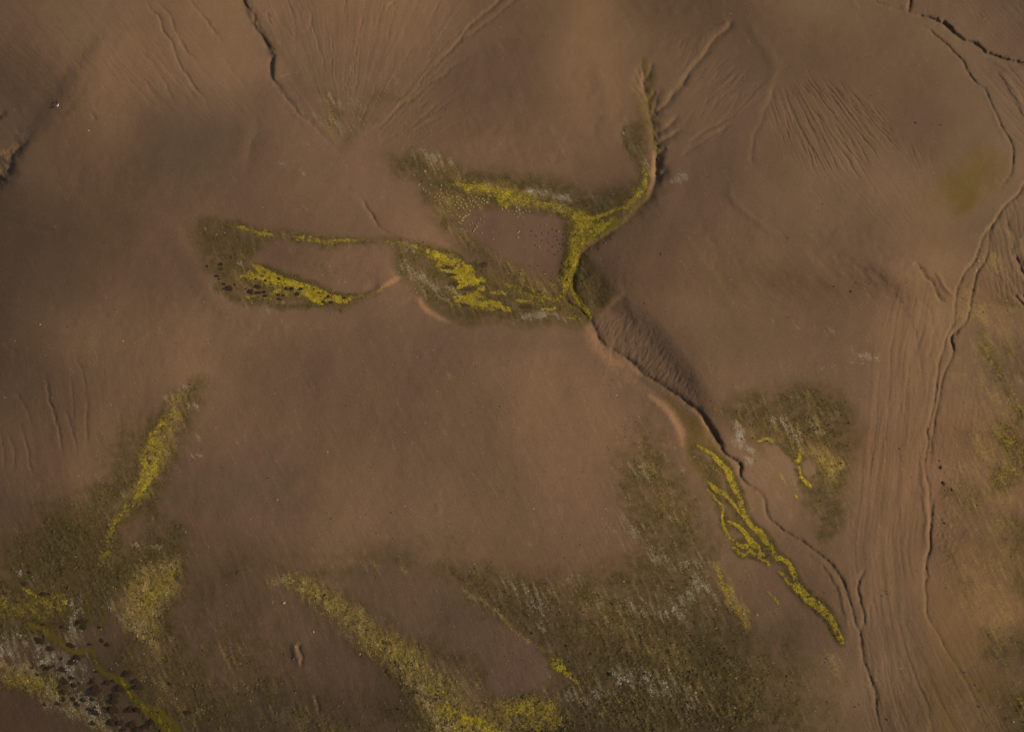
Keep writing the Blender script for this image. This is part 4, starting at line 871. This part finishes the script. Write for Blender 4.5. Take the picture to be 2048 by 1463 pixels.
def simple_mat(name, c1, c2, scale=4.0, rough=.9):
    m = bpy.data.materials.new(name); q = NB(m)
    o = q.n('ShaderNodeOutputMaterial'); s = q.n('ShaderNodeBsdfPrincipled'); q.L.new(s.outputs[0], o.inputs[0])
    t = q.n('ShaderNodeTexCoord').outputs['Object']
    oi = q.n('ShaderNodeObjectInfo').outputs['Random']
    off = q.n('ShaderNodeVectorMath', operation='ADD'); q.L.new(t, off.inputs[0])
    cx = q.n('ShaderNodeCombineXYZ'); q.L.new(q.math('MULTIPLY', oi, 40), cx.inputs[0]); q.L.new(cx.outputs[0], off.inputs[1])
    q.L.new(q.mix(q.ramp(q.noise(off.outputs[0], scale, 3, .6), .32, .68), q.rgb(c1), q.rgb(c2)), s.inputs['Base Color'])
    s.inputs['Roughness'].default_value = rough; s.inputs['Specular IOR Level'].default_value = .2
    return m
M_shrub = simple_mat('dark_dwarf_shrub', L3(40, 27, 14), L3(56, 40, 20), 3.5)
M_cush = simple_mat('pale_moss', L3(104, 86, 48), L3(158, 136, 86), 4)
M_stone = simple_mat('basalt', L3(74, 58, 46), L3(104, 84, 66), 3)
M_palestone = simple_mat('lichened_stone', L3(128, 108, 84), L3(178, 158, 128), 3)
M_pebble = simple_mat('pale_pebble', L3(122, 96, 70), L3(150, 124, 94), .6)
M_straw = simple_mat('dry_grass', L3(112, 90, 50), L3(154, 130, 76), .6)
M_mosst = simple_mat('yellow_moss', L3(114, 95, 24), L3(164, 141, 32), .6)
M_oliv = simple_mat('heath_clumps', L3(66, 52, 28), L3(98, 80, 46), .6)
M_grit = simple_mat('pale_lichen', L3(110, 94, 72), L3(164, 146, 120), .6)
M_white = simple_mat('white_feather', (.62, .56, .50), (.75, .70, .64), 8)
M_darkf = simple_mat('dark_feather', (.018, .013, .010), (.035, .026, .02), 8)

# ------------------------------------------------------------------ ground lookup
def ground(u, v):
    i = int(np.clip(np.searchsorted(AU, u), 1, NU - 1)); j = int(np.clip(np.searchsorted(AV, v), 1, NV - 1))
    fu = (u - AU[i - 1]) / (AU[i] - AU[i - 1]); fv = (v - AV[j - 1]) / (AV[j] - AV[j - 1])
    def g(A): return (A[j - 1, i - 1] * (1 - fu) + A[j - 1, i] * fu) * (1 - fv) + (A[j, i - 1] * (1 - fu) + A[j, i] * fu) * fv
    return Vector((g(X), g(Y), g(Z)))
def metres(v):
    """metres per survey unit at row v"""
    a = to_world(1024.0, float(v), 0.0); b_ = to_world(1025.0, float(v), 0.0)
    return b_[0] - a[0]

# ------------------------------------------------------------------ scattered tufts: nobody could count them
def scatter(name, layer, mat_, count, lo, size, hgt, label, seed, power=2.0, sides=4, maxv=1e9):
    r = np.random.default_rng(seed)
    m = M[layer] if isinstance(layer, str) else layer
    core = (U > -55) & (U < 2100) & (V > -45) & (V < 1500)
    wgt = np.where(core & (m > lo), (m - lo) ** power * np.clip(.35 + 1.6 * noise(U / 10, V / 10, seed + 3) + 1.0 * noise(U / 34, V / 30, seed + 4), .02, 3) ** 1.3, 0).ravel()
    wgt = wgt * np.repeat(np.hypot(0, 1), wgt.size)
    p = wgt / wgt.sum()
    pick = r.choice(wgt.size, count, p=p)
    px = X.ravel()[pick] + r.uniform(-.1, .1, count); py = Y.ravel()[pick] + r.uniform(-.1, .1, count); pz = Z.ravel()[pick] - .02
    s = np.minimum(size * .85 * np.exp(r.normal(0, .55, count)), size * 2.0); h_ = hgt * np.exp(r.normal(0, .3, count))
    a0 = r.uniform(0, 6.28, count)
    ns = sides
    vs = np.zeros((count, ns + 1, 3))
    for k in range(ns):
        a = a0 + k * 2 * np.pi / ns + r.uniform(-.35, .35, count); rr = s * r.uniform(.55, 1.25, count)
        vs[:, k, 0] = px + np.cos(a) * rr; vs[:, k, 1] = py + np.sin(a) * rr; vs[:, k, 2] = pz
    vs[:, ns, 0] = px + r.normal(0, .3, count) * s; vs[:, ns, 1] = py + r.normal(0, .3, count) * s; vs[:, ns, 2] = pz + h_
    base = (np.arange(count) * (ns + 1))[:, None]
    tris = np.stack([np.stack([base[:, 0] + k, base[:, 0] + (k + 1) % ns, base[:, 0] + ns], -1) for k in range(ns)], 1).reshape(-1, 3)
    q = bpy.data.meshes.new(name); vv = vs.reshape(-1, 3)
    q.vertices.add(len(vv)); q.vertices.foreach_set('co', vv.astype(np.float32).ravel())
    q.loops.add(len(tris) * 3); q.loops.foreach_set('vertex_index', tris.astype(np.int32).ravel())
    q.polygons.add(len(tris)); q.polygons.foreach_set('loop_start', np.arange(0, len(tris) * 3, 3, dtype=np.int32))
    q.update(calc_edges=True); q.materials.append(mat_)
    o = bpy.data.objects.new(name, q); COL.objects.link(o); o['kind'] = 'stuff'; o['label'] = label; o['category'] = 'ground cover'
scatter('dry_grass_tufts', 'straw', M_straw, 12000, .30, .11, .08, 'straw coloured tufts of dry grass scattered over the damp slopes', 101)
scatter('pale_lichen_tufts', 'pale', M_grit, 8500, .30, .09, .05, 'pale grey lichen and grit specks on the stony heath', 102)
scatter('yellow_moss_tufts', 'yellow', M_mosst, 10000, .35, .13, .07, 'bright yellow moss growing in clumps along the seeps', 103)
scatter('heath_clumps', 'olive', M_oliv, 14000, .30, .17, .09, 'dark olive clumps of low heath around the moss', 104)
allover = (.3 + .5 * sstep(0, .6, noise(U / 120, V / 100, 71)) + .6 * sstep(.2, .6, veg)) * sstep(-.35, .3, noise(U / 40, V / 40, 72))
scatter('scattered_pebbles', allover, M_pebble, 2600, .1, .12, .07, 'tiny pale stones strewn over the bare ground', 105, power=1.2)
scatter('dark_pebbles', allover, M_stone, 3000, .1, .13, .12, 'tiny dark stones strewn over the bare ground', 106, power=1.2)
print('tufts', time.time() - T0)

# ------------------------------------------------------------------ individual things
def blob_mesh(name, seed, mat_, flat=.5, rough=.22, seg=9, rings=4, pebble=False):
    r = np.random.default_rng(seed)
    vs = []; fs = []
    ph = r.uniform(0, 6.28, 6)
    for i in range(rings):
        t = i / rings * math.pi / 2
        rad = math.cos(t) ** (.7 if not pebble else .9); z = math.sin(t) * flat
        for k in range(seg):
            a = k * 2 * math.pi / seg
            q = 1 + rough * (.5 * math.sin(2 * a + ph[0]) + .35 * math.sin(3 * a + ph[1]) + .3 * math.sin(5 * a + ph[2] + i)) + r.normal(0, rough * .25)
            vs.append((rad * q * math.cos(a), rad * q * math.sin(a), z * (1 + r.normal(0, rough * .35)) - (.12 if i == 0 else 0)))
    vs.append((r.normal(0, .08), r.normal(0, .08), flat * 1.02))
    for i in range(rings - 1):
        for k in range(seg):
            a = i * seg + k; c = i * seg + (k + 1) % seg
            fs.append((a, c, c + seg, a + seg))
    for k in range(seg): fs.append(((rings - 1) * seg + k, (rings - 1) * seg + (k + 1) % seg, len(vs) - 1))
    m = bpy.data.meshes.new(name); m.from_pydata(vs, [], fs); m.update(); m.materials.append(mat_)
    for p_ in m.polygons: p_.use_smooth = not pebble
    return m
def place(name, mesh, u, v, ru, rv, hgt, label, cat, group=None, rot=None):
    g = ground(u, v); k = metres(v)
    o = bpy.data.objects.new(name, mesh); COL.objects.link(o)
    o.location = g; o.rotation_euler = (0, 0, 0 if rot is None else rot)
    o.scale = (ru * k, rv * k / .86, hgt)
    o['label'] = label; o['category'] = cat
    if group: o['group'] = group
    return o
def sz(r_, a, b_): return 'small' if r_ < a else ('large' if r_ > b_ else 'middling')

# dark shrubs on the lower left flat (survey positions and radii)
sh_meshes = [blob_mesh('shrub', 200 + i, M_shrub, .42, .17, 14, 5) for i in range(5)]
REG = [(lambda u, v: v < 1240, 'in the wetland above the yellow stream'), (lambda u, v: u < 130 and v < 1350, 'on the pale grey flat at lower left'),
       (lambda u, v: v > 1400, 'near the bottom edge'), (lambda u, v: u < 185, 'in pale lichen left of the stream'), (lambda u, v: True, 'beside the yellow moss stream')]
n_ = 0
for (zx, zy, zr) in SH:
    if zr < 8: continue
    u = zx / 3.82; v = 1080 + zy / 3.82; r_ = zr / 3.82
    where = [w_ for f_, w_ in REG if f_(u, v)][0]
    place('shrub', sh_meshes[n_ % 5], u, v, r_ * (.8 + .09 * (n_ * 3 % 5)), r_ * (1.05 - .08 * (n_ * 2 % 5)), .006 * r_ + .012 * min(r_, 5), '%s round dark shrub %s' % (sz(r_, 4.8, 7.2), where), 'shrub', 'dark dwarf shrubs on the lower left flat', rng.uniform(0, 6.28)); n_ += 1
# dark shrubs in the left moss lens
LENS = [(90,335,18,18),(265,310,34,22),(262,370,24,14),(210,462,36,18),(240,500,24,12),(300,565,34,18),(360,622,68,34),(300,625,30,14),(440,570,18,14),(580,625,16,10),(640,665,46,34),(730,598,60,24),(735,675,56,20),(820,665,30,20),(830,715,36,18),(1010,755,36,16),(1100,620,26,20),(1170,620,34,24),(1240,690,32,26),(1290,625,32,18),(1010,490,20,22),(1005,550,16,8),(835,515,20,16),(712,500,14,12),(910,570,18,10),(1090,562,12,10),(1000,700,30,16),(1060,710,26,14),(1520,677,24,10),(1640,722,26,20),(1600,745,22,10),(1675,795,32,18),(1455,628,18,10),(1545,720,14,8),(1575,790,26,12),(1845,740,30,14)]
for (zx, zy, a_, b_) in LENS:
    u = 400 + zx / 6.4; v = 480 + zy / 6.4; ra = a_ / 6.4; rb = b_ / 6.4 / .86
    if zx < 480: where = 'at the dull end of the left moss patch'
    elif zy > 600 and zx < 1050: where = 'on the lower edge of the left moss patch'
    elif zx > 1480: where = 'at the pointed tip of the left moss patch'
    else: where = 'in the yellow of the left moss patch'
    place('shrub', sh_meshes[n_ % 5], u, v, ra, rb * .9, .10 + ra * .02, '%s dark shrub %s' % (sz(ra, 3, 5.4), where), 'shrub', 'dark shrubs in the left moss patch', 0); n_ += 1
# pale moss cushions round the bare island
CU_ = [(630,620,11),(655,585,12),(640,600,10),(610,590,9),(605,635,7),(680,575,9),(690,545,8),(640,525,8),(665,510,9),(620,505,8),(600,525,7),(575,500,8),(590,480,7),(560,470,7),(640,460,8),(620,480,8),(655,490,8),(700,500,7),(720,515,8),(735,480,8),
(710,470,7),(750,500,8),(765,520,7),(780,480,8),(800,490,7),(820,480,10),(790,455,8),(800,468,7),(740,440,8),(760,450,7),(830,455,7),(690,470,7),(680,450,8),(585,440,8),(600,460,7),(555,435,8),(530,450,8),(515,420,7),(480,440,7),(455,430,7),
(440,415,6),(470,410,7),(420,440,7),(460,490,7),(520,550,6),(555,580,6),(590,575,6),(620,645,7),(965,520,11),(940,532,8),(985,545,6),(1050,520,8),(1066,537,10),(1085,495,7),(1095,510,6),(1070,480,7),(1045,545,7),(1075,565,7),(1100,560,7),(1120,545,6),
(1030,570,7),(1060,590,7),(1100,600,6),(1015,548,6),(1150,550,6),(740,660,8),(730,685,8),(747,672,6),(720,702,7),(785,715,7),(755,640,6),(800,630,6),(690,650,6),(710,640,6),(770,612,6),(802,590,6),(1068,706,9),(1056,716,7),(1063,750,8),(870,708,5),(870,765,6),(1225,820,7),(1280,652,6),(1378,705,6),(1210,650,5),(1270,1030,7),
(345,240,12),(430,150,8),(300,343,8),(540,168,7),(470,350,8),(465,380,7),(390,345,6),(190,300,6),(330,375,7),(350,395,6),(380,410,6),(260,270,6)]
cu_meshes = [blob_mesh('moss_cushion', 300 + i, M_cush, .40, .30, 8, 3) for i in range(4)]
for k, (zx, zy, zr) in enumerate(CU_):
    u = 760 + zx / 3.85; v = 280 + zy / 3.85; r_ = zr / 3.85 * 1.05
    if zy < 400: where = 'on the faint olive slope above the cushions'
    elif zx < 560: where = 'at the sparse left fringe of the field'
    elif zx < 900 and zy > 560: where = 'at the left tip of the brown island'
    elif zx < 690: where = ('in the upper part' if zy < 500 else 'in the lower part') + ' of the dense cushion field'
    elif zx < 900: where = 'directly below the upper yellow band'
    elif zy < 610: where = 'on the upper shore of the brown island'
    else: where = 'out on the bare brown island'
    place('moss_cushion', cu_meshes[k % 4], u, v, r_, r_ * .9, .14 + r_ * .04, '%s pale moss cushion %s' % (sz(r_, 1.85, 2.5), where), 'moss cushion', 'pale moss cushions round the bare island', rng.uniform(0, 6.28))
# stones with long shadows on the island and on the slopes
ST = [(1330,690,5),(1365,702,6),(1250,720,5),(1300,715,4),(1370,770,5),(1415,730,5),(1417,762,5),(1340,750,4),(1246,772,5),(1300,790,4),(1362,742,4),(1390,800,4),(1290,768,4),(1205,740,5),(1170,700,5),(1330,820,4),(1415,800,5),(1400,840,4),(1380,860,4),(1350,880,4),(1300,850,3),(1425,690,4),(1110,650,3),(1160,740,3),(1732,793,6),(1690,838,5),(1780,762,5),(1200,812,4)]
st_meshes = [blob_mesh('stone', 400 + i, M_stone, .75, .28, 7, 3, True) for i in range(4)]
ps_meshes = [blob_mesh('pale_stone', 420 + i, M_palestone, .6, .28, 7, 3, True) for i in range(3)]
for k, (zx, zy, zr) in enumerate(ST):
    u = 760 + zx / 3.85; v = 280 + zy / 3.85; r_ = zr / 3.85
    where = 'on the slope right of the moss stream' if zx > 1500 else ('on the right end of the island' if zx > 1320 else 'in the middle of the island')
    place('stone', st_meshes[k % 4], u, v, r_ * .9, r_ * 1.5, .19, '%s upright dark stone %s' % (sz(r_, 1.1, 1.35), where), 'stone', 'dark stones on the island', rng.uniform(-.3, .3))
OTH = [(1832,246,3,'alone on the smooth upper right plain'),(1882,250,2,'right of the lone stone on the upper right plain'),(177,261,2,'pale and alone on the far left slope'),(137,653,2.5,'alone on the dark slope at far left'),(80,649,1.8,'near the left edge above the lone stone'),(246,682,1.8,'on the bare slope left of centre'),(655,903,1.8,'on the bare central dome, left part'),(1000,812,2,'on the middle of the bare central dome'),(783,1025,2,'on the lower bare dome'),
       (1738,708,2,'on the flats west of the braided stream'),(1882,934,4,'beside the right river scar'),(1888,966,5.5,'lowest right of the river scar bend'),(1904,978,4,'just below the dark block by the river scar'),(1890,1046,3.5,'by the lower river scar'),(1957,522,2.6,'inside the braided channel, upper pair'),(1952,541,2.4,'inside the braided channel, lower pair'),(1841,537,3,'at the head of the arc shaped gully'),(1878,36,3,'at the fork of the upper right gully'),(1703,582,3,'on the smooth plain left of the river'),(1669,572,2.2,'farther left on the smooth plain'),
       (570,1307,2.2,'on the purple brown flat at the bottom'),(568,1205,3,'at the tip of the straw coloured belt'),(627,1263,2.4,'below the straw coloured belt')]
for k, (u, v, r_, where) in enumerate(OTH):
    pale = k in (2, 14, 15, 4, 5, 6, 9, 21, 22)
    place('stone', (ps_meshes if pale else st_meshes)[k % 3], u, v, r_ * .8, r_ * .9, r_ * .09, '%s %s stone %s' % (sz(r_, 2.3, 3.4), 'pale' if pale else 'dark brown', where), 'stone', None, rng.uniform(0, 6))

ORD = ['leftmost', 'second from left', 'third from left', 'fourth from left', 'fifth from left', 'sixth from left', 'seventh from left', 'eighth from left', 'ninth from left', 'tenth from left', 'eleventh from left', 'twelfth from left']
fam = {}
for o in COL.objects:
    if 'group' in o.keys(): fam.setdefault(o['label'], []).append(o)
for lb, obs in fam.items():
    if len(obs) < 2: continue
    obs.sort(key=lambda q: q.location.x / (q.location - Vector(CAM)).length)
    half = (len(obs) + 1) / 2
    for k_, o in enumerate(obs):
        r_ = len(obs) - 1 - k_
        o['label'] = ((ORD[k_] if k_ < half and k_ < 12 else (ORD[r_].replace('left', 'right') if r_ < 12 else ORD[11])) + ' ' + lb)

# ------------------------------------------------------------------ the two birds at upper left
def skin_mesh(name, rings_, mat_, parent, label=None):
    """tube through rings (x, y, z, ry, rz) with ten sides"""
    vs, fs = [], []; n = 10
    for (x, y, z, ry, rz) in rings_:
        for k in range(n):
            a = 2 * math.pi * k / n; vs.append((x, y + math.cos(a) * ry, z + math.sin(a) * rz))
    for i in range(len(rings_) - 1):
        for k in range(n):
            fs.append((i * n + k, i * n + (k + 1) % n, (i + 1) * n + (k + 1) % n, (i + 1) * n + k))
    fs.append(tuple(range(n))[::-1]); fs.append(tuple((len(rings_) - 1) * n + k for k in range(n)))
    m = bpy.data.meshes.new(name); m.from_pydata(vs, [], fs); m.update(); m.materials.append(mat_)
    for p_ in m.polygons: p_.use_smooth = True
    o = bpy.data.objects.new(name, m); COL.objects.link(o); o.parent = parent
    return o
def wing_mesh(side, mat_, parent, up):
    # chord sections along the span: (span, leading x, trailing x, lift)
    secs = [(.05, .13, -.13, .03), (.25, .18, -.12, .03 + .10 * up), (.45, .17, -.08, .03 + .16 * up), (.65, .06, -.10, .03 + .17 * up), (.80, -.08, -.15, .03 + .14 * up)]
    vs, fs = [], []
    for (s, a, c, z) in secs:
        t = .028 * (1 - s)
        vs += [(a, side * s, z), ((a * .6 + c * .4), side * s, z + t), (c, side * s, z), ((a * .6 + c * .4), side * s, z - t)]
    for i in range(len(secs) - 1):
        for k in range(4): fs.append((i * 4 + k, i * 4 + (k + 1) % 4, i * 4 + 4 + (k + 1) % 4, i * 4 + 4 + k))
    fs.append((0, 1, 2, 3)); j = (len(secs) - 1) * 4; fs.append((j, j + 3, j + 2, j + 1))
    m = bpy.data.meshes.new('wing'); m.from_pydata(vs, [], fs); m.update(); m.materials.append(mat_)
    o = bpy.data.objects.new('wing', m); COL.objects.link(o); o.parent = parent
    return o
def bird(u, v, alt, rot, scale, mbody, mwing, label, up, roll=0):
    e = bpy.data.objects.new('bird', None); COL.objects.link(e)
    h0 = ground(u, v).z + alt
    x_, y_, z_ = to_world(float(u), float(v), h0)
    e.location = (x_, y_, z_); e.rotation_euler = (R(roll), 0, R(rot)); e.scale = (scale,) * 3
    e['label'] = label; e['category'] = 'bird'
    skin_mesh('body', [(-.30, 0, .01, .015, .012), (-.20, 0, .0, .06, .05), (0, 0, -.01, .095, .085), (.16, 0, .0, .08, .075), (.24, 0, .02, .05, .05), (.31, 0, .035, .052, .05), (.36, 0, .03, .03, .03), (.37, 0, .03, .01, .01)], mbody, e)
    wing_mesh(1, mwing, e, up); wing_mesh(-1, mwing, e, up)
    skin_mesh('tail', [(-.42, 0, .01, .09, .006), (-.30, 0, .01, .04, .012), (-.22, 0, .01, .02, .01)], mbody, e)
    skin_mesh('beak', [(.36, 0, .028, .013, .013), (.44, 0, .018, .003, .003)], mat_beak, e)
mat_beak = simple_mat('beak', (.35, .22, .04), (.42, .28, .06), 8)
bird(116, 211, .55, 80, 1.15, M_white, M_white, 'white bird with raised wings low over the upper left slope', .9, -38)
bird(113, 204, .35, 200, .95, M_darkf, M_darkf, 'dark bird with spread wings just above the white bird', .5, 0)
print('done', time.time() - T0)
